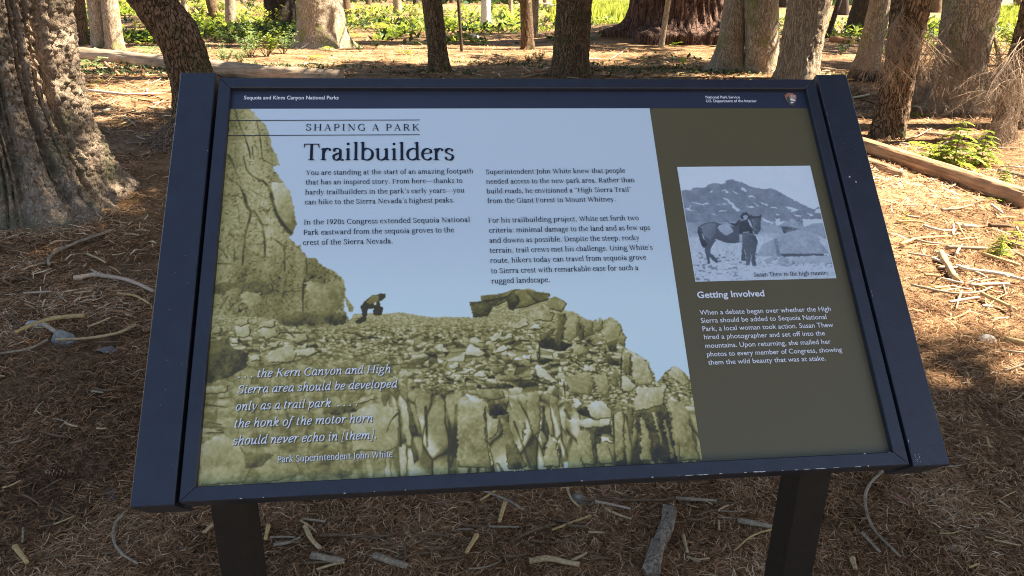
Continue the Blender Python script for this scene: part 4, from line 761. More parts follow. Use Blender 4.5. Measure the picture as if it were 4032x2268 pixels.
tree('distant grey trunk among bright ferns left of the dark straight trunk', 'f', (1566, 62), 34, (1564, 0), 32, 'grey', flare=.1, nseg=20)
tree('dark straight trunk standing just behind the sign, left of centre', 'f', (1732, 285), 80, (1700, 0), 78, 'brown', flare=.22, lobes=5, nseg=72, dz=.03, disp=.012, plate=.006, mids=((1722, 190, 72),))
tree('thin black sapling stem right of the dark straight trunk', 's', (1818, 203), 11, (1805, 0), 13, 'dark', name='sapling', cat='sapling', flare=.1, H=7, nseg=12)
tree('pale broken snag far off in the ferns', 's', (1913, 108), 40, (1913, 0), 36, 'white', name='dead_snag', cat='dead tree', flare=.2, H=2.6, nseg=20)
tree('far slim grey trunk beside the pale broken snag', 'f', (2010, 62), 16, (2010, 0), 15, 'grey', flare=.1, nseg=14)
tree('slim brown trunk left of the thick centre trunk', 'f', (2078, 196), 50, (2070, 0), 46, 'brown', flare=.2, nseg=36)
tree('slim pale trunk half hidden behind the slim brown one', 'f', (2106, 140), 26, (2106, 0), 30, 'grey', flare=.1, nseg=24)
tree('thick straight brown trunk behind the middle of the sign', 'f', (2243, 306), 134, (2262, 0), 134, 'brown', flare=.20, lobes=5, seed=3.3, nseg=110, dz=.026, disp=.02, plate=.010)
t_seq = tree('giant dark red sequoia on a mound in the background', 'q', (2660, 162), 380, (2668, 0), 360, 'seq', name='giant_sequoia', cat='sequoia tree', flare=.32, lobes=6, seed=.4, H=24, nseg=200, dz=.06, disp=.06, groove=.13, sink=.8, gf=9.)
tree('thin grey sapling leaning in front of the giant sequoia', 's', (2603, 186), 22, (2632, 0), 22, 'grey', name='sapling', cat='sapling', flare=.15, H=8, nseg=14)
tree('sunlit cream trunk with flared foot, left of the two right of the sequoia', 'f', (2862, 284), 122, (2898, 0), 86, 'grey', flare=.42, lobes=3, seed=2.6, nseg=100, dz=.028, disp=.012, plate=.006, mids=((2880, 160, 98),))
tree('half shaded trunk with yellow lichen beside the sunlit cream trunk', 'f', (3000, 290), 122, (2998, 0), 128, 'grey', flare=.15, nseg=90, dz=.03, disp=.012, plate=.006)
tree('leaning trunk with orange red flaking bark behind the sign end', 'f', (3130, 318), 146, (3190, 0), 160, 'red', flare=.2, nseg=110, dz=.026, disp=.022, plate=.010, lobes=5)
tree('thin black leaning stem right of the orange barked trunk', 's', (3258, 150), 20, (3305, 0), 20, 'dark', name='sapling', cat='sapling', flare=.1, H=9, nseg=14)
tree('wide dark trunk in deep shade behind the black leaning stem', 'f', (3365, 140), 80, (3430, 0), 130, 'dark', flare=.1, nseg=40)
tree('short grey leaning trunk behind the black fallen log', 'f', (3408, 272), 86, (3470, 0), 80, 'grey', flare=.25, nseg=60)
t_lean = tree('large brown trunk leaning right, nearest on the right side', 'f', (3490, 548), 108, (3590, 0), 140, 'brown', flare=.20, lobes=5, seed=4.4, nseg=130, dz=.02, disp=.014, plate=.009, mids=((3540, 300, 112),))
tree('white bleached dead stem leaning between two brown trunks', 's', (3560, 425), 30, (3655, 0), 22, 'white', name='dead_tree', cat='dead tree', flare=.1, H=3.1, nseg=24, disp=.004)
t_pale = tree('big sunlit grey brown trunk behind the hanging dead twigs', 'f', (3745, 442), 165, (3830, 0), 195, 'grey', flare=.25, lobes=5, seed=5.1, nseg=130, dz=.026, disp=.016, plate=.008)
t_edge = tree('trunk leaning out of the right edge of the picture', 'f', (3935, 560), 80, (4075, 0), 84, 'brown', flare=.2, nseg=70, dz=.026, disp=.012, plate=.007)
for k, (x, y, w_, b_) in enumerate(((560, 22, 26, 'grey'), (655, 14, 20, 'brown'), (780, 10, 26, 'brown'), (960, 14, 22, 'grey'), (1450, 18, 26, 'brown'), (1500, 8, 18, 'grey'), (1640, 20, 24, 'dark'), (1780, 12, 20, 'brown'), (1850, 8, 26, 'dark'), (1960, 16, 20, 'brown'), (2150, 12, 22, 'grey'), (3090, 30, 40, 'dark'), (3320, 60, 46, 'dark'), (3680, 50, 46, 'brown'), (4010, 30, 30, 'brown'))):
    tree('distant slim trunk deep in the sunlit undergrowth', 'f', (x, y), w_, (x+random.uniform(-8, 8), -20), w_*.95, b_, flare=.1, nseg=16, dz=.12, group='distant slim trunks')
# trees that stand beyond the picture's right edge and behind the visitor; their crowns shade the sign
NV = len(TREES)
for k, (x, y, w) in enumerate(((6.9, 7.3, .40), (8.2, 1.0, .5), (6.0, .4, .36), (9.8, .1, .5), (5.2, -.9, .4), (7.6, -1.8, .42), (3.9, -2.6, .36), (10.8, 1.3, .4), (11.6, 8.4, .5), (9.0, 7.6, .4), (13.4, 9.5, .5), (15.2, 12.5, .5), (17.5, 15.5, .6), (12.6, 12.2, .4), (16.8, 9.8, .4), (19.5, 19, .5), (22, 25, .6), (20.5, 13.2, .5), (2.6, -4.2, .4))):
    b = np.array([x, y, float(gh(x, y))]); root = thing('fir_tree', 'tall fir standing out of view on the right whose crown shades the ground', 'tree', b, 'shade trees out of view')
    P = [b, b+(0, 0, 4.), b+(.1, 0, 9.), b+(.15, .1, 15.)]; R = [w/2, w*.42, w*.3, .03]
    V, F = trunk_mesh(P, R, .3, 4, k*1.3, 24, 1., .2, w*.03); mesh('trunk', V-b, F, BK['brown'], root, True)
    TREES.append(dict(root=root, b=b, P=np.array(P), H=15., cl=[], lean=np.zeros(3)))
# crowns: clumps of needle sprays, thick where the photo's ground lies in shade, open where the sun comes through
TB = np.array([t['b'][:2] for t in TREES])
def grow(xr, yr, n, hmin, hmax, reach, k):
    g = np.c_[RNG.uniform(*xr, n), RNG.uniform(*yr, n)]; keep = np.zeros(n)
    for a in range(8): keep += lit(g+k*(.6 if k < 1.1 else .42)*np.array([math.cos(a*.785), math.sin(a*.785)]))
    g = g[(keep <= 1) & ~lit(g)]
    for p in g:
        h = RNG.uniform(hmin, hmax); c = np.array([p[0]+SUN[0]/SUN[2]*h, p[1]+SUN[1]/SUN[2]*h, h]); d = np.hypot(*(TB-c[:2]).T); j = int(d.argmin())
        if d[j] < reach: TREES[j]['cl'].append((c, k))
grow((-4.5, 6.5), (-2.2, 7.0), 3000, 4.5, 13, 4.6, 1.)
grow((-12, 12), (7, 18), 3600, 4.5, 14, 5.2, 1.2)
grow((-22, 22), (18, 45), 2600, 5, 15, 6, 2.)
m_limb = BK['brown']
for ti, t in enumerate(TREES):
    b, P, H = t['b'], t['P'], t['H']
    cl = list(t['cl'])
    if H > 9:   # every living tree has its tuft of a top, too
        for _ in range(10):
            h = RNG.uniform(H*.72, H); ax = np.array([np.interp(h, P[:, 2], P[:, 0]), np.interp(h, P[:, 2], P[:, 1])]); r = (H-h)*.22+.15; a = RNG.uniform(0, 6.28)
            c = np.array([ax[0]+r*math.cos(a), ax[1]+r*math.sin(a), h])
            e = np.array([c[0]-SUN[0]/SUN[2]*h, c[1]-SUN[1]/SUN[2]*h])
            if not any(lit(np.array([e+.7*np.array([math.cos(k_), math.sin(k_)]) for k_ in range(6)]))): cl.append((c, 1.))
    if not cl: continue
    lv, lf, la = [], [], []; wv, wf, wn = [], [], 0; n = 0
    for c, k in cl:
        ax = np.array([np.interp(c[2]+.4, P[:, 2], P[:, 0]), np.interp(c[2]+.4, P[:, 2], P[:, 1]), c[2]+.4]); dv = c-ax
        V, F = tube(np.array([ax, ax+dv*.5+(0, 0, .08), c]), [.03, .018, .006], 4, cap=False); wv.append(V-b); wf.append(np.array(F)+wn); wn += len(V)
        dr = dv/(np.linalg.norm(dv)+1e-6); m = 26
        u = RNG.uniform(-.5, .5, m); s_ = RNG.uniform(-1, 1, m)*.42*(1-np.abs(u)*.6); side = np.array([-dr[1], dr[0], 0])
        pc = c+k*(np.outer(u*1.1, dr)+np.outer(s_, side)); pc[:, 2] += k*RNG.normal(0, .06, m)-k*.12*np.abs(s_)
        an = math.atan2(dr[1], dr[0])+np.sign(s_)*.8+RNG.normal(0, .35, m); L_ = k*RNG.uniform(.10, .20, m); W_ = k*RNG.uniform(.022, .05, m); tl = RNG.normal(0, .3, m)
        dx = np.stack([np.cos(an), np.sin(an), -.25+.3*tl], -1)*L_[:, None]; dy = np.stack([-np.sin(an), np.cos(an), tl], -1)*W_[:, None]
        q4 = np.stack([pc-dx-dy*.4, pc-dy, pc+dx, pc+dy], 1).reshape(-1, 3)
        lv.append(q4-b); lf.append(np.arange(4*m).reshape(m, 4)+n); la.append(np.repeat(RNG.uniform(0, 1, m), 4)); n += 4*m
    nf = sum(len(q_) for q_ in lf); o = mesh('crown', np.concatenate(lv+wv), np.concatenate(lf+[q_+n for q_ in wf]), m_needle, t['root'], False, np.concatenate(la+[np.zeros(wn)]))
    o.data.materials.append(m_limb); mi = np.zeros(len(o.data.polygons), np.int32); mi[nf:] = 1; o.data.polygons.foreach_set('material_index', mi)

# dead twigs hanging from the right-hand trunks
def twiggery(mb, p0, d0, L_, r0, rnd, lev=0, droop=.5):
    m = 7; P = [np.array(p0, float)]; d = np.array(d0, float); d /= np.linalg.norm(d)
    for i in range(m):
        d = d+np.array([rnd.gauss(0, .10), rnd.gauss(0, .10), -droop*.10+rnd.gauss(0, .06)]); d /= np.linalg.norm(d); P.append(P[-1]+d*L_/m)
    V, F = tube(P, np.linspace(r0, r0*.3, m+1), 5, cap=False); mb.add(V, F, rnd.random())
    if lev < 2:
        for i in range(1, m+1):
            for _ in range(3 if lev == 0 else 2):
                if rnd.random() < .8:
                    s = np.array([rnd.gauss(0, 1), rnd.gauss(0, 1)*.6, rnd.gauss(-.5, .5)]); e = d*.6+s*.75
                    twiggery(mb, P[i], e, L_*rnd.uniform(.25, .5), r0*.5, rnd, lev+1, droop)
rd = random.Random(21)
def dead_branch(root, px, py, yoff, aim, L_, r0, n=1, droop=.6):
    b = np.array(root.location)
    for _ in range(n):
        p = on_y(px+rd.uniform(-20, 20), py+rd.uniform(-25, 25), b[1]+yoff); mb = MB()
        twiggery(mb, p-b, (aim[0]+rd.gauss(0, .25), aim[1]+rd.gauss(0, .3), aim[2]+rd.gauss(0, .25)), L_*rd.uniform(.75, 1.2), r0, rd, 0, droop); mb.done('dead_branch', m_dead, root, True)
for px, py, yo, aim, L_, n in ((3560, 40, -.15, (-.8, -.5, -.3), .75, 2), (3600, 90, -.15, (-.3, -.6, -.8), .6, 2), (3640, 140, -.1, (.8, -.4, -.4), .7, 2)): dead_branch(t_lean, px, py, yo, aim, L_, .0055, n+1)
for px, py, yo, aim, L_, n in ((3760, 60, -.2, (-.5, -.5, -.7), 1.0, 2), (3790, 160, -.2, (-.3, -.4, -.9), 1.0, 3), (3830, 60, -.2, (.2, -.5, -.9), 1.1, 2), (3900, 120, -.15, (.5, -.4, -.8), 1.0, 2), (3740, 260, -.2, (-.4, -.4, -.8), .8, 2)): dead_branch(t_pale, px, py, yo, aim, L_, .006, n+1)
for px, py, yo, aim, L_, n in ((4040, 150, -.1, (-.8, -.4, -.5), .8, 2), (4000, 300, -.1, (-.7, -.4, -.5), .75, 3), (3970, 420, -.1, (-.6, -.5, -.5), .6, 2), (4010, 220, -.1, (-.2, -.5, -.9), .8, 2)): dead_branch(t_edge, px, py, yo, aim, L_, .0055, n+1)
# ================================================================== what lies on the floor
WD = dict(tan=m_wood('bare_tan_wood', (.24, .145, .065), (.58, .41, .22), .06, 120), grey=m_wood('weathered_grey_wood', (.13, .090, .055), (.40, .30, .20), .06, 120), yellow=m_wood('fresh_yellow_wood', (.30, .17, .055), (.62, .42, .19), .06, 120),
          brown=m_wood('brown_twig_bark', (.06, .034, .018), (.23, .14, .075), .06, 120), pink=m_wood('pinkish_stripped_wood', (.27, .175, .12), (.56, .41, .28), .06, 120), white=m_wood('bleached_wood', (.32, .26, .18), (.68, .58, .43), .06, 120), orange=m_wood('orange_rotten_wood', (.32, .13, .05), (.58, .30, .14), .06, 120),
          birch=m_bark('mottled_grey_bark', (.05, .033, .022), (.06, .040, .027), (.36, .29, .215), 62, .7, .6, None, .004, .55))
def stick(label, pts, w, mat, name='stick', group=None, fork=None, n=9, rise=.5, cat=None, end=None, taper=.75):
    """a stick along photo pixels, lying on the ground, w = thickness in photo pixels"""
    G = [at(*p) for p in pts]; c = np.mean(G, 0); r = w*depth(c)/FPX/2*1.12
    P = subdiv(G, 7); P[:, 2] = gh(P[:, 0], P[:, 1])+r*rise+.024
    P[:, :2] += (np.stack([fbm(P[:, 0]*9, P[:, 1]*9, 0, 2, 3), fbm(P[:, 0]*9, P[:, 1]*9, 5, 2, 3)], -1)-.5)*min(r*1.1, .010)
    b = P.mean(0); b[2] = float(gh(b[0], b[1])); mb = MB(); R = np.linspace(r, r*taper, len(P))*(1+.16*(fbm(np.arange(len(P))*.7+c[0]*9, 0*np.arange(len(P)), 0, 2, 4)-.5)*2)
    V, F = tube(P-b, R, n, .08 if end else .18, c[0]*7); mb.add(V, F)
    if fork:
        Q = subdiv([at(*p) for p in fork], 5); Q[:, 2] = gh(Q[:, 0], Q[:, 1])+r*.7+.026; V, F = tube(Q-b, np.linspace(r*.7, r*.4, len(Q)), 7, .1, 3); mb.add(V, F)
    o = mb.done(name, WD[mat], None, True); o.location = [float(q) for q in b]
    tag(o, label, cat or name.replace('_', ' '), group)
    if end:   # splintered end
        d = P[0]-P[1]; d /= np.linalg.norm(d); sb = MB(); a = np.cross(d, (0, 0, 1.)); a /= np.linalg.norm(a); u = np.cross(a, d)
        for k in range(9):
            an = k*.75; e = (a*math.cos(an)+u*math.sin(an))*r*(.75 if k else 0); L_ = r*(.5+1.4*((k*37) % 10)/10); s_ = (a*math.sin(an)-u*math.cos(an))*r*.32
            sb.add(np.array([P[0]-b+e-s_-d*.01, P[0]-b+e+s_-d*.01, P[0]-b+e*.75+d*L_]), [(0, 1, 2), (2, 1, 0)][:1])
        V, F = tube(np.array([P[0]-b-d*.002, P[0]-b+d*r*.35]), [r*.96, r*.7], 9); sb.add(V, F)
        sb.done('broken_end', WD[end], o)
    return o
G1 = 'sticks lying on the needle floor'
for lab, pts, w_, m in (
    ('long curved grey stick in front of the massive fir', [(452, 922), (319, 968), (233, 1007), (197, 1036), (194, 1061)], 11, 'grey'),
    ('thin yellowish twig end beside the sign, under the pale branch', [(469, 1174), (540, 1186), (590, 1215)], 9, 'yellow'),
    ('thick straight yellow stick lying above the grey stone', [(337, 1265), (221, 1277), (147, 1299), (64, 1333)], 16, 'yellow'),
    ('short pinkish stick pointing down across the grey stone', [(179, 1301), (263, 1353)], 17, 'pink'),
    ('long bowed tan stick just below the grey stone', [(538, 1301), (467, 1333), (344, 1355), (226, 1360)], 11, 'tan'),
    ('dark grey curved stick at the left edge below the stones', [(194, 1360), (123, 1395), (0, 1417)], 10, 'grey'),
    ('short bleached splinter left of the pale forked branch', [(98, 1174), (206, 1168)], 8, 'pink'),
    ('short tan splinter below the pale forked branch', [(300, 1174), (366, 1166)], 8, 'tan'),
    ('thin grey vine curling like a C at bottom left', [(506, 2040), (457, 2095), (454, 2160), (490, 2214), (549, 2252)], 11, 'grey'),
    ('stubby yellow stick in the bottom left corner', [(71, 2182), (117, 2247)], 19, 'yellow'),
    ('short yellow stick right beside the left post', [(1061, 2100), (1050, 2154)], 15, 'yellow'),
    ('bent tan stick a little right of the left post', [(1205, 2105), (1225, 2150), (1262, 2192)], 18, 'tan'),
    ('thick grey stick at the bottom edge right of the left post', [(1232, 2222), (1354, 2243)], 28, 'grey'),
    ('short brownish stick peeking out left of the left post', [(810, 2127), (846, 2095)], 13, 'tan'),
    ('grey stick slanting at the bottom edge, centre left', [(1474, 2220), (1605, 2266)], 25, 'grey'),
    ('upright short yellow stick at bottom centre', [(1877, 2138), (1836, 2209)], 17, 'yellow'),
    ('short splintered yellow stick below the middle of the frame', [(1991, 2008), (1966, 2084)], 16, 'yellow'),
    ('thin yellow twig close under the middle of the frame', [(1983, 1940), (1893, 1999)], 9, 'yellow'),
    ('dark grey twig crossing under the middle of the frame', [(1887, 1953), (2007, 2002), (2061, 2035)], 11, 'grey'),
    ('kinked brown stick left of the mottled log', [(2178, 2092), (2089, 2122), (2007, 2165)], 13, 'brown'),
    ('straight pale yellow twig left of the mottled log', [(2323, 2059), (2173, 2116)], 10, 'yellow'),
    ('long red brown stick lying above the mottled log', [(2290, 1997), (2450, 1998), (2622, 1999)], 13, 'brown'),
    ('thin bent brown twig hanging below the frame right of centre', [(2230, 1937), (2246, 1991), (2279, 2024)], 9, 'tan'),
    ('short pale stick just under the red brown stick', [(2340, 2003), (2480, 2032)], 11, 'pink'),
    ('curved tan stick cut off by the bottom edge left of the mottled log', [(2083, 2241), (2160, 2232), (2279, 2256)], 24, 'tan'),
    ('long winding grey vine right of the right post', [(3475, 1872), (3415, 1942), (3402, 2013), (3437, 2116), (3535, 2220)], 11, 'grey'),
    ('short straight grey stick beside the winding vine', [(3388, 2127), (3456, 2203)], 13, 'grey'),
    ('thick short grey stick touching the left side of the right post', [(2898, 2078), (3037, 2105)], 22, 'grey'),
    ('thin yellow bent twig left of the right post', [(3062, 2105), (2958, 2138), (2888, 2198)], 8, 'yellow'),
    ('stubby tan stick between mottled log and right post', [(2686, 2138), (2703, 2209)], 14, 'tan'),
    ('pale stub cut off by the bottom edge right of the right post', [(3350, 2230), (3361, 2268)], 22, 'tan'),
    ('grey stick with a brown leaf on it above the mottled log end', [(2659, 1991), (2817, 2002)], 14, 'grey'),
    ('thick tan stick end pointing at the camera in the sunlit patch', [(3699, 1016), (3722, 1060), (3757, 1119)], 25, 'tan'),
    ('bent yellow stick by the sign rail in the sunlit patch', [(3543, 979), (3603, 958), (3666, 952), (3744, 948)], 10, 'yellow'),
    ('small upright pale twig meeting the bent yellow stick', [(3750, 941), (3752, 900)], 8, 'white'),
    ('knobbly grey stick with a yellow cut end under the green seedling', [(3724, 991), (3800, 994), (3883, 997)], 14, 'grey'),
    ('long pale grey branch running out to the right edge', [(3759, 1066), (3810, 1082), (3914, 1095), (4032, 1124)], 15, 'white'),
    ('long thin bowed grey twig in the lower sunlit patch', [(3583, 1140), (3686, 1163), (3769, 1175), (3852, 1169), (3900, 1148)], 9, 'grey'),
    ('straight yellow brown stick right of the green seedling', [(3864, 1018), (4013, 1064)], 13, 'yellow'),
    ('knobbly pale stick lying under the long pale branch', [(3813, 1142), (3966, 1136)], 13, 'pink'),
    ('yellow stick slanting down below the bowed twig', [(3861, 1175), (3992, 1240)], 14, 'yellow'),
    ('straight white stick near the upper right sunlit patch', [(3786, 906), (3844, 910)], 15, 'white'),
    ('brown stick right of the straight white one', [(3889, 904), (3976, 908)], 15, 'brown'),
    ('bright broken stick at the right edge of the sunlit patch', [(3950, 1355), (4032, 1375)], 20, 'yellow'),
    ('rotten orange branch leaning on the grey log', [(415, 256), (440, 278), (467, 300)], 11, 'orange'),
    ('white thin stick beside the orange branch', [(442, 260), (511, 283)], 6, 'white'),
    ('long whitish stick across the sunlit gap by the massive fir', [(351, 366), (430, 374), (516, 381), (632, 376)], 10, 'white'),
    ('short whitish stick at the edge of shade by the massive fir', [(405, 447), (442, 437)], 8, 'white'),
    ('grey stick lying in shade before the bowed trunk', [(500, 575), (632, 572)], 8, 'grey'),
    ('grey forked stick behind the sign, right of the grey log', [(1195, 262), (1215, 255), (1270, 262)], 8, 'grey'),
    ('grey stick behind the top bar of the sign, left', [(1330, 295), (1385, 275)], 9, 'grey'),
    ('pale curved stick at the foot of the thick centre trunk', [(2050, 312), (2150, 293), (2210, 302)], 6, 'tan'),
    ('white stick on the dark floor right of the thick centre trunk', [(2300, 240), (2368, 237)], 5, 'white'),
    ('pale broken branch on dark floor before the giant sequoia', [(2480, 272), (2570, 272), (2620, 262)], 14, 'tan'),
    ('pale stick behind the sign end rail on the right', [(3350, 395), (3420, 380)], 9, 'white'),
    ('long pale stick at the foot of the leaning brown trunk', [(3550, 420), (3640, 432)], 9, 'white'),
    ('brown stick curling off the front of the fallen red log', [(3775, 680), (3780, 720), (3740, 752)], 7, 'grey'),
): stick(lab, pts, w_, m, group=G1)
stick('pale bare branch with a side stub ending at the sign rail', [(292, 1117), (378, 1103), (418, 1109), (516, 1127), (607, 1168)], 17, 'pink', 'branch', G1, fork=[(400, 1106), (364, 1086)])
stick('short log with mottled grey bark and splintered yellow end', [(2632, 2053), (2612, 2130), (2585, 2200), (2556, 2300)], 52, 'birch', 'small_log', None, n=20, rise=.75, cat='log', end='yellow', taper=1.05)
# fallen logs
def log(label, pts, w, mat, n=22, rise=.55, taper=.9, name='fallen_log'):
    G = [at(*p) for p in pts]; c = np.mean(G, 0); r = w*depth(c)/FPX/2; Q = subdiv(G, 26); t = np.linspace(0, 1, len(Q)); Q[:, 2] = gh(Q[:, 0], Q[:, 1])+r*rise
    Q[:, 2] = np.polyval(np.polyfit(t, Q[:, 2], 2), t); Q[:, 0] += r*.5*(fbm(t*4+c[0], 0*t, 0, 2, 3)-.5); b = Q.mean(0); b[2] = float(gh(b[0], b[1])); m = 64; th = np.arange(m)*2*math.pi/m
    T_ = np.gradient(Q, axis=0); T_ /= np.linalg.norm(T_, axis=1)[:, None]; sd = np.cross(T_, (0, 0, 1.)); sd /= np.linalg.norm(sd, axis=1)[:, None]; up = np.cross(sd, T_); TH, TT = np.meshgrid(th, t); s0 = c[0]*3
    L_ = np.linalg.norm(Q[-1]-Q[0]); cr = np.abs(fbm(np.cos(TH)*3.2+s0, np.sin(TH)*3.2, TT*L_*.8, 3, 61)-.5); rr_ = r*(1-(1-taper)*TT)*(1+.15*(fbm(np.cos(TH)*1.2+s0, np.sin(TH)*1.2, TT*L_*1.6, 3, 62)-.5)+.10*(fbm(np.cos(TH)*9+s0, np.sin(TH)*9, TT*L_*7, 3, 63)-.5)-.08*np.clip(1-cr/.03, 0, 1))
    en = np.minimum(TT, 1-TT)*L_; rr_ = rr_*np.clip(.55+.45*(en+.02+.10*(fbm(np.cos(TH)*3, np.sin(TH)*3, 0, 3, 64)))/.10, .5, 1)
    V = Q[:, None, :]-b+sd[:, None, :]*(rr_*np.cos(TH))[..., None]+up[:, None, :]*(rr_*np.sin(TH))[..., None]; i = np.arange(V.shape[0]*m).reshape(-1, m); F = np.stack([i[:-1], np.roll(i, -1, 1)[:-1], np.roll(i, -1, 1)[1:], i[1:]], -1).reshape(-1, 4)
    F = [tuple(f) for f in F]+[tuple(i[0])[::-1], tuple(i[-1])]; o = mesh(name, V.reshape(-1, 3), F, WD[mat], None, True); o.location = [float(q) for q in b]; return tag(o, label, 'log', 'fallen logs')
d_ = at(1130, 322)-at(270, 235); e_ = at(3850, 750)-at(3420, 600)
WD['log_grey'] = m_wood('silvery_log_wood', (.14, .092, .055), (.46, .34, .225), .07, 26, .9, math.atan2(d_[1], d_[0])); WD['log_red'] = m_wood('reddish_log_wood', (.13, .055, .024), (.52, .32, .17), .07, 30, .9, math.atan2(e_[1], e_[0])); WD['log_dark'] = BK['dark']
log('long barkless grey log behind the left end of the sign', [(60, 222), (270, 235), (540, 262), (850, 296), (1130, 322), (1340, 338)], 66, 'log_grey', 30, .75, .8)
log('reddish fallen log slanting down to the right edge', [(3290, 560), (3420, 600), (3620, 672), (3850, 750), (4060, 822)], 62, 'log_red', 30, .75, 1.1)
log('half buried brown log under the reddish log', [(3390, 640), (3470, 668), (3560, 702)], 46, 'log_red', 16, .2)
log('pale thin log behind the end rail, left of the stump', [(3215, 276), (3290, 284)], 18, 'log_grey', 12)
log('pale thin log running behind the brown leaning trunk', [(3330, 292), (3410, 298), (3490, 302)], 16, 'log_grey', 12)
log('grey log lying right of the brown leaning trunk', [(3615, 528), (3700, 536), (3800, 545)], 15, 'log_grey', 12)
log('whitish knobbly log at the right edge above the reddish one', [(3930, 680), (4060, 712)], 24, 'birch', 14)
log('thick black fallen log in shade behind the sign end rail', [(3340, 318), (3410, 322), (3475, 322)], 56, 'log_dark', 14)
log('fallen dark log far off beside the thick centre trunk', [(2120, 34), (2160, 40), (2200, 52)], 34, 'log_grey', 12)
log('reddish decayed log far back right of the black stem', [(3270, 165), (3360, 176)], 30, 'orange', 12)
# stones, cone, bark
def rock(label, px, py, w, h, c, seed, name='stone'):
    g = at(px, py+h/2); d = depth(g)/FPX; a, b2 = w*d/2, h*d*.62
    th = np.linspace(0, 2*math.pi, 41)[:-1]; ph = np.linspace(0, math.pi, 24); T, Pp = np.meshgrid(th, ph); x, y, z = np.sin(Pp)*np.cos(T), np.sin(Pp)*np.sin(T), np.cos(Pp)
    k = .72+.6*fbm(x*1.3+seed, y*1.3, z*1.3, 3, 6)
    rs = np.random.default_rng(seed*7+1); D = np.stack([x, y, z], -1)*k[..., None]
    for _ in range(14):
        nn = rs.normal(0, 1, 3); nn /= np.linalg.norm(nn); ex = np.maximum(D @ nn-rs.uniform(.55, .8), 0); D = D-ex[..., None]*nn
    D = D+.04*(fbm(x*6+seed, y*6, z*6, 3, 8)-.5)[..., None]*D
    V = np.stack([D[..., 0]*a*1.3, D[..., 1]*a*1.05, D[..., 2]*b2*1.3+b2*.12], -1).reshape(-1, 3); i = np.arange(V.shape[0]).reshape(T.shape)
    o = mesh(name, V, np.stack([i[:-1], np.roll(i, -1, 1)[:-1], np.roll(i, -1, 1)[1:], i[1:]], -1).reshape(-1, 4)[:, ::-1], m_plain('stone_'+str(seed), c, .95, .15, .8, 90, .4, 40))
    o.location = [float(g[0]), float(g[1]), float(g[2])]; return tag(o, label, 'stone', 'stones on the forest floor')
rock('white chalky stone left of the grey stone', 138, 1270, 58, 46, (.42, .385, .32), 1)
rock('rounded grey stone among sticks left of the sign', 258, 1312, 104, 66, (.23, .215, .185), 2)
rock('small pale stone in the lower sunlit patch', 3888, 1327, 54, 30, (.55, .48, .38), 3)
rock('small blue grey pebble near the bottom left corner', 400, 2225, 38, 30, (.22, .21, .19), 4)
rock('pale grey pebble above the bottom left corner', 124, 2190, 34, 26, (.34, .33, .30), 5)
rock('white pebble left of the left post', 708, 2158, 34, 20, (.50, .46, .42), 6)
rock('flat tan stone half buried under the frame right of centre', 2300, 1962, 104, 40, (.25, .22, .16), 7)
rock('small grey pebble below the frame right of centre', 2158, 1975, 24, 22, (.22, .22, .22), 8)
rock('tan pebble at the bottom centre', 1707, 2122, 38, 24, (.30, .24, .17), 9)
rock('white stone in the upper sunlit patch near the reddish log', 3738, 826, 26, 20, (.6, .56, .48), 10)
rock('pale stone behind the sign beside the centre trunk', 1870, 140, 40, 24, (.5, .45, .4), 11)
m_cone = m_tint('cone_scales', [(0, (.07, .036, .018)), (1, (.33, .19, .10))])
def cone(label, px, py, w, ang):
    g = at(px, py); r0 = w*depth(g)/FPX/2; g[2] += .016; t = thing('pine_cone', label, 'pine cone', g, 'pine cones'); mb = MB()
    ca, sa = math.cos(ang), math.sin(ang)
    V, F = tube(np.array([(-r0*ca*.8, -r0*sa*.8, r0*.45), (0, 0, r0*.5), (r0*ca*.8, r0*sa*.8, r0*.42)]), [r0*.3, r0*.4, r0*.2], 8); mb.add(V, F, 0)
    for i in range(70):
        u = -1+2*(i+.5)/70; rr_ = r0*.52*math.sqrt(max(.05, 1-u*u*.8)); a = i*2.399; ax = np.array([u*r0*ca, u*r0*sa, r0*.5]); o1 = np.array([-sa*math.cos(a), ca*math.cos(a), math.sin(a)])
        s_ = np.cross(o1, (ca, sa, 0))*r0*.19; f_ = np.array([ca, sa, 0])*r0*.2
        mb.add(np.array([ax+o1*rr_*.5-s_*.7, ax+o1*rr_*.5+s_*.7, ax+o1*rr_+s_+f_, ax+o1*rr_*1.04+f_*1.5, ax+o1*rr_-s_+f_]), [(0, 1, 2, 3, 4)], .2+.8*((i*13) % 7)/7)
    mb.done('scales', m_cone, t)
cone('dark brown cone lying in needles at lower left', 236, 1890, 88, .1)
cone('brown cone tucked against the left end rail', 585, 1320, 60, 1.2)
m_chipb = m_tint('bark_flakes', [(0, (.10, .075, .07)), (.5, (.22, .16, .13)), (1, (.42, .34, .27))])
def flake(label, pts, c, name='bark_chip'):
    P = np.array([at(*p) for p in pts]); b = P.mean(0); n = len(P); h = .012+.006*np.sin(np.arange(n)*2.1)
    top = P-b; top[:, 2] += h; bot = top-(0, 0, .004); ce = np.array([[0, 0, .020]])
    F = [(i, (i+1) % n, 2*n) for i in range(n)]+[(n+i, i, (i+1) % n)[::-1]+(n+(i+1) % n,) if 0 else (i, n+i, n+(i+1) % n, (i+1) % n) for i in range(n)]
    o = mesh(name, np.concatenate([top, bot, ce]), F, m_plain(name+'_surface', c, .9, .2, .5, 120, .3, 60)); o.location = [float(q) for q in b]; return tag(o, label, name.replace('_', ' '), 'bark chips on the floor')
flake('long purplish curled bark chip left of the left post', [(425, 1925), (452, 1918), (470, 1960), (455, 1985), (475, 2010), (470, 2040), (445, 2030), (425, 1990), (415, 1960)], (.17, .135, .125))
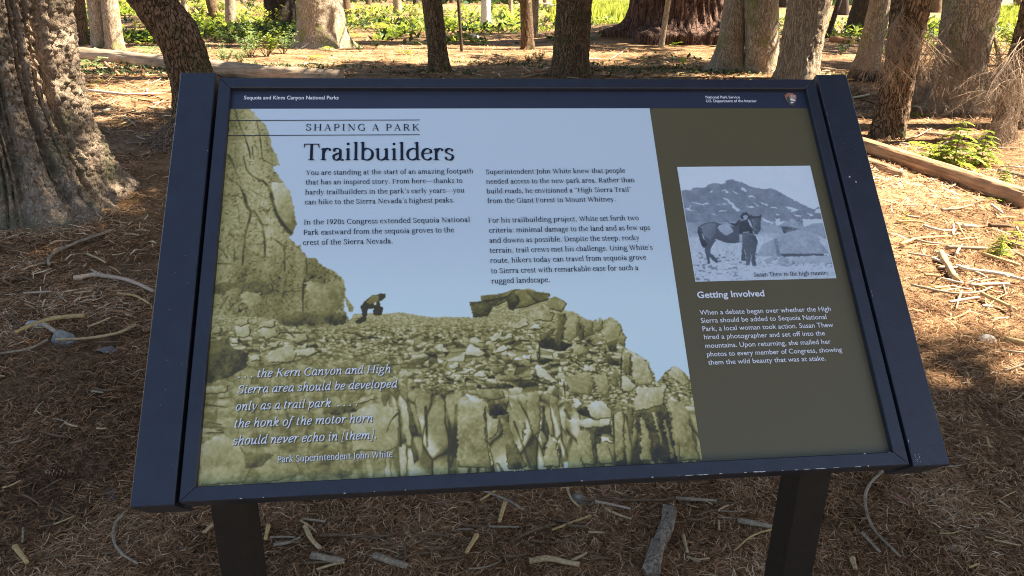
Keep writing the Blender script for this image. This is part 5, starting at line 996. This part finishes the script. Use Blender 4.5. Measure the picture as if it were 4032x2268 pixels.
flake('red bark strip with a white sliver right of the right post', [(3470, 1955), (3530, 1960), (3608, 1988), (3600, 1996), (3520, 1985)], (.36, .17, .13))
flake('white papery chip near the lower right corner', [(3714, 2165), (3760, 2160), (3795, 2170), (3770, 2190), (3725, 2180)], (.62, .54, .50))
flake('brown leaf lying on the grey stick by the mottled log', [(2665, 2005), (2690, 1985), (2725, 1980), (2712, 2005), (2690, 2015)], (.16, .10, .06))
flake('flat reddish bark piece under the frame right of centre', [(2340, 1940), (2390, 1935), (2396, 1960), (2350, 1965)], (.21, .13, .095))
flake('broad reddish bark piece under the frame left of centre', [(1705, 1980), (1760, 1985), (1795, 1990), (1775, 2008), (1720, 2005)], (.24, .15, .11))
flake('grey bark shred on needles left of the sign rail', [(380, 1385), (440, 1375), (470, 1388), (420, 1400)], (.22, .18, .165))
# the many small twigs: zone by zone, each its own thing
rt = random.Random(31)
def strew(n, poly, lab, w0, w1, l0, l1, mats, grp, ax=0.):
    p = np.array(poly); k = 0
    while k < n:
        x, y = rt.uniform(p[:, 0].min(), p[:, 0].max()), rt.uniform(p[:, 1].min(), p[:, 1].max())
        if not inside(poly, np.array([x]), np.array([y]))[0]: continue
        a = rt.gauss(ax, .6); L_ = rt.uniform(l0, l1); q_ = [(x+L_*math.cos(a)*s_, y+L_*math.sin(a)*s_*.55+rt.uniform(-.05, .05)*L_) for s_ in (-.5, 0, .5)]
        stick(lab, q_, rt.uniform(w0, w1), rt.choice(mats), 'twig', grp, n=6, cat='twig'); k += 1
strew(46, [(3520, 790), (4030, 830), (4030, 1480), (3720, 1250)], 'small sunlit twig strewn on bright needles right of the sign', 4, 11, 40, 140, ['tan', 'yellow', 'white', 'pink', 'grey'], 'small twigs in the sunlit patch right of the sign', .2)
strew(22, [(3700, 1450), (4030, 1580), (4030, 2260), (3560, 2260)], 'small twig in shade at the lower right of the sign', 4, 9, 30, 110, ['tan', 'grey', 'brown', 'yellow'], 'small twigs in shade at lower right')
strew(62, [(1080, 2080), (2900, 1940), (2900, 2262), (1100, 2262)], 'small twig on dark needles below the sign between its posts', 5, 13, 40, 130, ['tan', 'grey', 'brown', 'brown', 'brown', 'brown'], 'small twigs below the sign')
strew(44, [(5, 930), (560, 930), (520, 2050), (780, 2260), (5, 2260)], 'small twig on shaded needles left of the sign', 4, 9, 30, 120, ['tan', 'brown', 'brown', 'brown', 'grey'], 'small twigs left of the sign')
strew(30, [(350, 310), (690, 300), (640, 440), (560, 700), (420, 470)], 'pale twig in the sunlit gap between the massive fir and bowed trunk', 3, 7, 30, 120, ['tan', 'tan', 'pink', 'brown', 'yellow'], 'twigs in the sunlit gap on the left')
strew(20, [(3380, 480), (4030, 560), (4030, 780), (3420, 560)], 'pale twig behind the reddish fallen log', 3, 7, 40, 140, ['white', 'tan', 'grey'], 'twigs behind the reddish log')
strew(26, [(1330, 230), (2700, 200), (2700, 320), (1330, 320)], 'brown twig on the dark floor just behind the sign', 3, 6, 30, 110, ['brown', 'grey', 'tan'], 'twigs on the dark floor behind the sign')
# needles and crumbs: one mass nobody could count
m_lit = m_tint('fallen_needles', [(0, (.035, .016, .006)), (.3, (.17, .080, .031)), (.62, (.38, .195, .088)), (.88, (.60, .38, .205)), (1, (.72, .53, .33))], .85)
def ground_of(px, py):
    d = FWD+np.outer((px-2016)/FPX, RGT)-np.outer((py-1134)/FPX, UPV); t = CAMP[2]/np.maximum(-d[:, 2], 1e-4); P = CAMP+d*t[:, None]
    for _ in range(2): t = (CAMP[2]-gh(P[:, 0], P[:, 1]))/np.maximum(-d[:, 2], 1e-4); P = CAMP+d*t[:, None]
    P[:, 2] = gh(P[:, 0], P[:, 1]); return P
def litter(name, n, ymin, ymax, L0, L1, W0, W1, up, kind_lab, lo=0., hi=1., grow_=.0, xs=(-300, 4330)):
    px, py = RNG.uniform(*xs, n), ymin+(ymax-ymin)*RNG.uniform(0, 1, n)**.9
    P = ground_of(px, py); dd = np.linalg.norm(P-CAMP, axis=1); keep = (dd < 45); P = P[keep]; dd = dd[keep]; n = len(P)
    far_ = 1+grow_*np.clip(dd-2.2, 0, 40); cl = fbm(P[:, 0]*3, P[:, 1]*3, 0, 3, 55); kp = (cl > .40) | (RNG.uniform(0, 1, n) < .35); P, dd, far_, cl = P[kp], dd[kp], far_[kp], cl[kp]; n = len(P)
    L_ = RNG.uniform(L0, L1, n)*np.minimum(far_, 3.5); W_ = RNG.uniform(W0, W1, n)*far_; a = RNG.uniform(0, 2*math.pi, n)+0; tl = RNG.normal(0, .22, n); z = RNG.uniform(.002, up, n)+.02*np.clip(cl-.5, 0, 1)
    d = np.stack([np.cos(a), np.sin(a), tl], -1); s_ = np.stack([-np.sin(a), np.cos(a), RNG.normal(0, .3, n)], -1); bend = RNG.normal(0, .11, n)[:, None]*s_*L_[:, None]+np.stack([0*a, 0*a, RNG.uniform(-.03, .09, n)*L_], -1)
    C = P.copy(); C[:, 2] += z
    A_, B_ = C-d*L_[:, None]/2, C+d*L_[:, None]/2; A_[:, 2] = np.maximum(A_[:, 2], P[:, 2]+.001); B_[:, 2] = np.maximum(B_[:, 2], P[:, 2]+.001); w2 = s_*W_[:, None]/2; Mid = C+bend
    V = np.stack([A_-w2*.5, A_+w2*.5, Mid+w2, Mid-w2, B_+w2*.4, B_-w2*.4], 1).reshape(-1, 3); i = np.arange(n)[:, None]*6
    F = np.concatenate([i+np.array([[0, 1, 2, 3]]), i+np.array([[3, 2, 4, 5]])])
    t = np.clip(RNG.beta(2, 2.2, n)*(hi-lo)+lo+.5*(cl-.5)+.5*(fbm(P[:, 0]*.9, P[:, 1]*.9, 0, 3, 57)-.5), 0, 1)
    o = mesh(name, V, F, m_lit, None, False, np.repeat(t, 6)); tag(o, kind_lab, 'needle litter', None, 'stuff'); return o
litter('fallen_needles', 330000, -10, 2300, .018, .052, .0015, .0029, .021, 'brown fallen needles covering the whole forest floor', grow_=.22)
litter('splinters', 13000, -10, 1250, .03, .13, .004, .011, .02, 'pale splinters and broken twigs scattered thickly over the floor', .0, 1.2, .06)
litter('wood_crumbs', 16000, -10, 2300, .006, .022, .003, .008, .016, 'small flakes of bark and wood scattered over the needles', .0, 1., .25)
litter('floor_debris', 7000, 120, 430, .06, .26, .012, .045, .04, 'bark slabs and broken wood covering the floor behind the sign', .0, 1.0, .0)
# ================================================================== green things
m_fern = m_tint('fern_green', [(0, (.06, .095, .012)), (.5, (.23, .29, .03)), (1, (.42, .46, .055))], .55, .45)
m_pale = m_tint('pale_leaf_green', [(0, (.12, .18, .055)), (.5, (.22, .30, .10)), (1, (.36, .43, .19))], .5, .35)
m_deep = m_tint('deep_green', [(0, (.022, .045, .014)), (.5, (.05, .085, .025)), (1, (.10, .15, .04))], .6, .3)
m_stem = m_plain('green_brown_stem', (.10, .085, .04), .8, .2)
m_yel = m_tint('yellow_green_leaf', [(0, (.20, .22, .03)), (.5, (.36, .38, .05)), (1, (.50, .50, .08))], .55, .4)
class LM:
    def __init__(s): s.V = []; s.A = []; s.n = 0
    def leaf(s, p, d, u, L_, W_, t):
        d = d/(np.linalg.norm(d)+1e-9); sd = np.cross(d, u); sd /= np.linalg.norm(sd)+1e-9; nn = np.cross(sd, d)
        s.V.append(np.array([p, p+d*L_*.45+sd*W_/2+nn*W_*.12, p+d*L_-nn*L_*.12, p+d*L_*.45-sd*W_/2+nn*W_*.12])); s.A += [t]*4; s.n += 1
    def done(s, name, mat, par): return mesh(name, np.concatenate(s.V), np.arange(4*s.n).reshape(-1, 4), mat, par, False, s.A)
def fern(h, rnd, mat, nf=6, label='', pin=11, spread=.9):
    t = thing('fern', label, 'fern'); lm = LM(); st = MB()
    for f in range(nf):
        a = f*2*math.pi/nf+rnd.uniform(-.4, .4); L_ = h*rnd.uniform(.9, 1.35); el = rnd.uniform(.6, 1.2); p = np.array([0, 0, 0.]); d = np.array([math.cos(a)*math.cos(el), math.sin(a)*math.cos(el), math.sin(el)]); P = [p]
        for k in range(pin): d = d+np.array([math.cos(a)*.05, math.sin(a)*.05, -.13*spread]); d /= np.linalg.norm(d); p = p+d*L_/pin; P.append(p)
        V, F = tube(np.array(P), np.linspace(.004, .001, len(P))*h*2.2, 4, cap=False); st.add(V, F)
        tt = rnd.uniform(.2, 1)
        for k in range(2, pin+1):
            w_ = L_*.34*math.sin(math.pi*(k-.6)/(pin+.8))**.8; dd = P[k]-P[k-1]; sd = np.cross(dd, (0, 0, 1.)); sd /= np.linalg.norm(sd)+1e-9
            for s_ in (-1, 1): lm.leaf(P[k], sd*s_+dd/np.linalg.norm(dd)*.5+np.array([0, 0, rnd.uniform(-.25, .1)]), np.array([0, 0, 1.]), w_, L_/pin*1.05, min(1, max(0, tt+rnd.gauss(0, .12))))
    st.done('stalk', m_stem, t); lm.done('frond', mat, t); return t
def bush(h, rnd, mat, ns=9, nl=26, label='', lw=.32, leafL=.09, name='shrub', cat='shrub', spread=.55):
    t = thing(name, label, cat); lm = LM(); st = MB()
    for k in range(ns):
        a = rnd.uniform(0, 6.28); ln = h*rnd.uniform(.6, 1.15); d = np.array([math.cos(a)*spread, math.sin(a)*spread, 1.]); p = np.array([math.cos(a), math.sin(a), 0])*h*.05; P = [p]; m = 8
        for i_ in range(m): d = d+np.array([rnd.gauss(0, .12), rnd.gauss(0, .12), 0]); d /= np.linalg.norm(d); p = p+d*ln/m; P.append(p)
        V, F = tube(np.array(P), np.linspace(.010, .004, m+1)*h, 4, cap=False); st.add(V, F)
        tt = rnd.uniform(.15, .95)
        for _ in range(nl):
            u = rnd.uniform(.3, 1)*m; i0 = min(int(u), m-1); q_ = P[i0]+(P[i0+1]-P[i0])*(u-i0); a2 = rnd.uniform(0, 6.28); dv = np.array([math.cos(a2), math.sin(a2), rnd.uniform(-.1, .9)])
            lm.leaf(q_+dv*h*.02, dv, np.array([rnd.gauss(0, .3), rnd.gauss(0, .3), 1.]), h*leafL*rnd.uniform(.7, 1.4), h*leafL*lw*2*rnd.uniform(.7, 1.2), min(1, max(0, tt+rnd.gauss(0, .15))))
    st.done('stem', m_stem, t); lm.done('leaves', mat, t); return t
def seedling(h, rnd, mat, tiers=6, label='', name='fir_seedling'):
    """young conifer: level sprays of short flat needles"""
    t = thing(name, label, 'young tree'); lm = LM(); st = MB(); V, F = tube(np.array([(0, 0, 0), (h*.02, 0, h*.5), (0, 0, h)]), [h*.016, h*.011, h*.004], 5); st.add(V, F)
    for k in range(tiers):
        z = h*(.12+.86*k/max(1, tiers-1)); R_ = h*.62*(1-.75*k/tiers); nb = 5
        for j in range(nb):
            a = j*2*math.pi/nb+k*.7+rnd.uniform(-.3, .3); n = 11; tt = rnd.uniform(.2, 1)
            P = [np.array([math.cos(a)*R_*i/n, math.sin(a)*R_*i/n, z+R_*(.25*i/n-.42*(i/n)**2)]) for i in range(n+1)]
            V, F = tube(np.array(P), np.linspace(.006, .002, n+1)*h, 3, cap=False); st.add(V, F)
            for i_ in range(1, n+1):
                dd = P[i_]-P[i_-1]; sd = np.array([-math.sin(a), math.cos(a), 0])
                for s_ in (-1, 1): lm.leaf(P[i_], sd*s_+dd/np.linalg.norm(dd)*.8+np.array([0, 0, rnd.uniform(-.3, .15)]), np.array([0, 0, 1.]), R_*.30*(1-.45*i_/n), R_*.125, min(1, max(0, tt+rnd.gauss(0, .13))))
    st.done('stem', m_stem, t); lm.done('needles', mat, t); return t
rg = random.Random(77)
FERN = [fern(1., rg, m_fern, 7), fern(1., rg, m_fern, 5), fern(1., rg, m_pale, 6), fern(1., rg, m_yel, 6)]; BUSH = [bush(1., rg, m_pale, 12, 34), bush(1., rg, m_fern, 12, 34), bush(1., rg, m_deep, 14, 40), bush(1., rg, m_yel, 9, 22)]
SEED = [seedling(1., rg, m_fern, 7), seedling(1., rg, m_yel, 3)]
used = set()
def put(proto, px, py, hpx, label, group, rz=None):
    g = at(px, py); s_ = hpx*depth(g)/FPX; rz = rg.uniform(0, 6.28) if rz is None else rz
    if id(proto) not in used:
        used.add(id(proto)); proto.location = [float(q) for q in g]; proto.scale = (s_,)*3; proto.rotation_euler = (0, 0, rz); proto['label'] = label; proto['group'] = group; return proto
    return copy_tree(proto, g, rz, s_, label, group)
GS = 'leafy shrubs by the grey log'; GF = 'ferns between the trunks'; GY = 'seedlings on the floor'
put(FERN[2], 600, 214, 72, 'pale green fern standing between the fused trunks and the bowed trunk', GF)
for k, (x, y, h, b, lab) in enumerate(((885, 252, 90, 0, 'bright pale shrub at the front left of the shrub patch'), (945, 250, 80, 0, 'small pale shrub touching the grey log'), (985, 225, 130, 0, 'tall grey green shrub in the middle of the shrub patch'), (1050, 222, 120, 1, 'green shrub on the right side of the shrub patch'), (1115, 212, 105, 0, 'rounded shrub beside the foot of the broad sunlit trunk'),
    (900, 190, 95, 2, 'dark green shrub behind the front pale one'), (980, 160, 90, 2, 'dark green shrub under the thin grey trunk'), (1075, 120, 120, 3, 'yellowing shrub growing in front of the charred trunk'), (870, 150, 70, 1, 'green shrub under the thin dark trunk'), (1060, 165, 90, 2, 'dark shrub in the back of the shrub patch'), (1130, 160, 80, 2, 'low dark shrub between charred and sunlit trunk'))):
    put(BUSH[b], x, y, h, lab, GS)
row = [(300, 60), (282, 128), (290, 166), (490, 40), (508, 62), (540, 120), (560, 132), (640, 60), (745, 50), (770, 62), (800, 40), (870, 52), (950, 60), (985, 44), (1010, 60), (1400, 60), (1420, 96), (1440, 118), (1470, 70), (1495, 122), (1520, 90), (1545, 128), (1580, 100), (1600, 126), (1625, 80), (1648, 110), (1665, 140), (1760, 90), (1775, 120), (1840, 70), (1855, 116), (1880, 92), (1925, 60), (1940, 124), (1975, 98), (1990, 70), (2025, 128), (2040, 100), (2140, 100), (2150, 140), (2170, 80), (2340, 78), (2362, 96), (2330, 100), (1395, 150), (1560, 160), (1690, 60), (1720, 90), (2190, 60), (1300, 60)]
for k, (x, y) in enumerate(row):
    pr = [FERN[0], FERN[1], BUSH[1], FERN[3], SEED[0], BUSH[3], BUSH[2]][(k*5+k//3) % 7]
    put(pr, x, y, rg.uniform(34, 68), 'low bright green plant in the sunlit undergrowth between background trunks', 'low plants in the sunlit undergrowth')
for x, y, h, pr, lab in ((3752, 660, 180, SEED[0], 'large bright green fir seedling behind the reddish log'), (3690, 640, 120, FERN[0], 'bright fern left of the large fir seedling'), (3860, 650, 135, SEED[0], 'second bright seedling right of the large one'), (3580, 606, 46, SEED[1], 'small yellow green seedling left of the large one'), (3950, 725, 62, SEED[0], 'small seedling growing on the reddish log near the right edge'), (3925, 792, 40, FERN[1], 'flat green frond in front of the reddish log'),
    (3930, 1010, 90, SEED[0], 'bright green seedling on the knobbly stick in the sunlit patch'), (3995, 968, 95, SEED[1], 'yellow green seedling at the right edge of the sunlit patch'), (3560, 880, 44, SEED[1], 'faint small seedling beside the sign rail'), (3348, 318, 44, FERN[3], 'small seedling right beside the top of the end rail'), (3610, 460, 40, FERN[3], 'little green sprout at the foot of the white dead stem'), (3935, 436, 30, SEED[1], 'tiny sprout at the foot of the big grey brown trunk'),
    (355, 262, 66, FERN[2], 'spindly green seedling before the grey log'), (360, 340, 26, FERN[3], 'yellow grass tuft beside the massive fir'), (400, 322, 22, FERN[3], 'small yellow green tuft near the orange branch'), (1290, 200, 30, FERN[0], 'green sprig at the foot of the broad sunlit trunk'), (1240, 235, 34, FERN[0], 'low fern before the broad sunlit trunk'), (1360, 262, 26, SEED[0], 'bright sprig by the grey forked stick'),
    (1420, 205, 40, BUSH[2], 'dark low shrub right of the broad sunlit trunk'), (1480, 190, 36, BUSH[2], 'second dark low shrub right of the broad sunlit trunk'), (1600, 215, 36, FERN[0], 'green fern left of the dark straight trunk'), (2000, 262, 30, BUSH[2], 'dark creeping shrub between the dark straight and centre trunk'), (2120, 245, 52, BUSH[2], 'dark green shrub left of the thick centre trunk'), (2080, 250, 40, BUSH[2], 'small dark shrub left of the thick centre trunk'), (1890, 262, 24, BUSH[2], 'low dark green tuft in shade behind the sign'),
    (2660, 178, 26, FERN[0], 'small bright fern at the foot of the giant sequoia'), (2600, 240, 14, FERN[3], 'pair of bright leaves on the floor before the sequoia'), (2420, 120, 24, BUSH[1], 'grey green shrublet on the sequoia mound'), (3150, 90, 40, BUSH[1], 'bright shrub glimpsed behind the orange barked trunk'), (3062, 240, 40, FERN[0], 'green sprig between the lichen trunk and orange barked trunk'),
    (3310, 215, 50, BUSH[2], 'dark green shrub before the wide dark trunk'), (3320, 160, 44, FERN[0], 'bright low fern left of the short grey trunk'), (3500, 270, 40, FERN[0], 'bright fern between the grey and brown leaning trunks'), (3480, 215, 36, BUSH[1], 'shrub behind the leaning trunks'), (3680, 210, 60, BUSH[1], 'green shrub between white stem and big grey brown trunk'), (3660, 270, 46, BUSH[3], 'yellow shrub behind the white stem'),
    (3930, 230, 110, BUSH[3], 'yellow green bush behind the right edge trunk'), (3990, 190, 100, BUSH[1], 'green bush at the upper right edge'), (4010, 270, 80, BUSH[3], 'low yellow green bush at the right edge'), (3900, 130, 80, BUSH[1], 'bright bush right of the big grey brown trunk'), (3960, 60, 60, BUSH[1], 'sunlit bush in the far upper right corner')):
    put(pr, x, y, h, lab, GY if pr in SEED else GF if pr in FERN else 'shrubs between the trunks')
# far green carpet and meadow
def carpet(name, n, yr, dist, size, mat, lab, thr, hgt, xr=(-60, 60)):
    px = RNG.uniform(-600, 4600, n); py = RNG.uniform(*yr, n); P = ground_of(px, py); f = fbm(P[:, 0]*.35, P[:, 1]*.35, 0, 3, 91); dd = np.linalg.norm(P-CAMP, axis=1)
    dq = np.hypot(P[:, 0]-SEQ[0], P[:, 1]-SEQ[1])
    k = (f > thr) & (dd > dist[0]) & (dd < dist[1]) & (dq > 3.9)
    if mat is m_fern: k &= lit(P) | (RNG.uniform(0, 1, n) < .15)
    P = P[k]; dd = dd[k]; f = f[k]; n = len(P)
    L_ = size*RNG.uniform(.6, 1.5, n)*(1+.02*dd); a = RNG.uniform(0, 6.28, n); el = RNG.uniform(-.1, 1.0, n); h = RNG.uniform(0, 1, n)*hgt*np.clip((f-thr)*8, .1, 1)
    d = np.stack([np.cos(a)*np.cos(el), np.sin(a)*np.cos(el), np.sin(el)], -1)*L_[:, None]; s_ = np.stack([-np.sin(a), np.cos(a), 0*a+.2], -1)*L_[:, None]*.28; C = P+np.stack([0*h, 0*h, h], -1)
    V = np.stack([C, C+d*.5+s_, C+d, C+d*.5-s_], 1).reshape(-1, 3)
    o = mesh(name, V, np.arange(4*n).reshape(-1, 4), mat, None, False, np.repeat(np.clip(RNG.beta(2, 2, n)+.6*(f-.5), 0, 1), 4)); tag(o, lab, 'undergrowth', None, 'stuff')
carpet('ground_cover', 120000, (-25, 178), (14, 75), .13, m_fern, 'low green ground cover spreading between the background trunks', .555, .36)
carpet('deep_ground_cover', 24000, (-25, 178), (14, 75), .12, m_deep, 'darker green ground cover mixed among the background trunks', .50, .30)
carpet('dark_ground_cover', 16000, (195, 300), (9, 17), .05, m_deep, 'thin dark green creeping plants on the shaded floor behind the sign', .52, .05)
def meadow():
    n = 26000; y = RNG.uniform(38, 100, n); x = np.where(RNG.uniform(0, 1, n) < .6, RNG.uniform(.16, .33, n)*y+RNG.uniform(-.5, .5, n), RNG.uniform(.74, .95, n)*y); z = gh(x, y); h = RNG.uniform(.25, .7, n); a = RNG.uniform(0, 6.28, n); w_ = .05+.0015*y
    V = np.stack([np.stack([x-w_*np.cos(a), y-w_*np.sin(a), z], -1), np.stack([x+w_*np.cos(a), y+w_*np.sin(a), z], -1), np.stack([x+RNG.normal(0, .1, n), y+RNG.normal(0, .1, n), z+h], -1)], 1).reshape(-1, 3)
    o = mesh('meadow_grass', V, np.arange(3*n).reshape(-1, 3), m_yel, None, False, np.repeat(RNG.beta(2, 2, n), 3)); tag(o, 'tall bright meadow grass in the sun beyond the trees', 'grass', None, 'stuff')
meadow()

def far_wood():
    n = 30000; x = RNG.uniform(-90, 120, n); y = RNG.uniform(88, 130, n); k = ~((x > .13*y) & (x < .35*y) | (x > .72*y)); x, y = x[k], y[k]; n = len(x); z = RNG.uniform(0, 9, n)*fbm(x*.2, y*.2, 0, 2, 3)*2; a = RNG.uniform(0, 6.28, n); L_ = RNG.uniform(.3, .9, n)
    C = np.stack([x, y, z], -1); d = np.stack([np.cos(a)*L_, np.sin(a)*L_, RNG.normal(0, .4, n)], -1); s_ = np.stack([RNG.normal(0, .15, n), 0*a, L_*.35], -1)
    V = np.stack([C-d, C-s_, C+d, C+s_], 1).reshape(-1, 3); o = mesh('distant_wood', V, np.arange(4*n).reshape(-1, 4), m_deep, None, False, np.repeat(RNG.beta(2, 2, n), 4)); tag(o, 'dark green far wood closing the view behind the trees', 'wood', None, 'stuff')
far_wood()
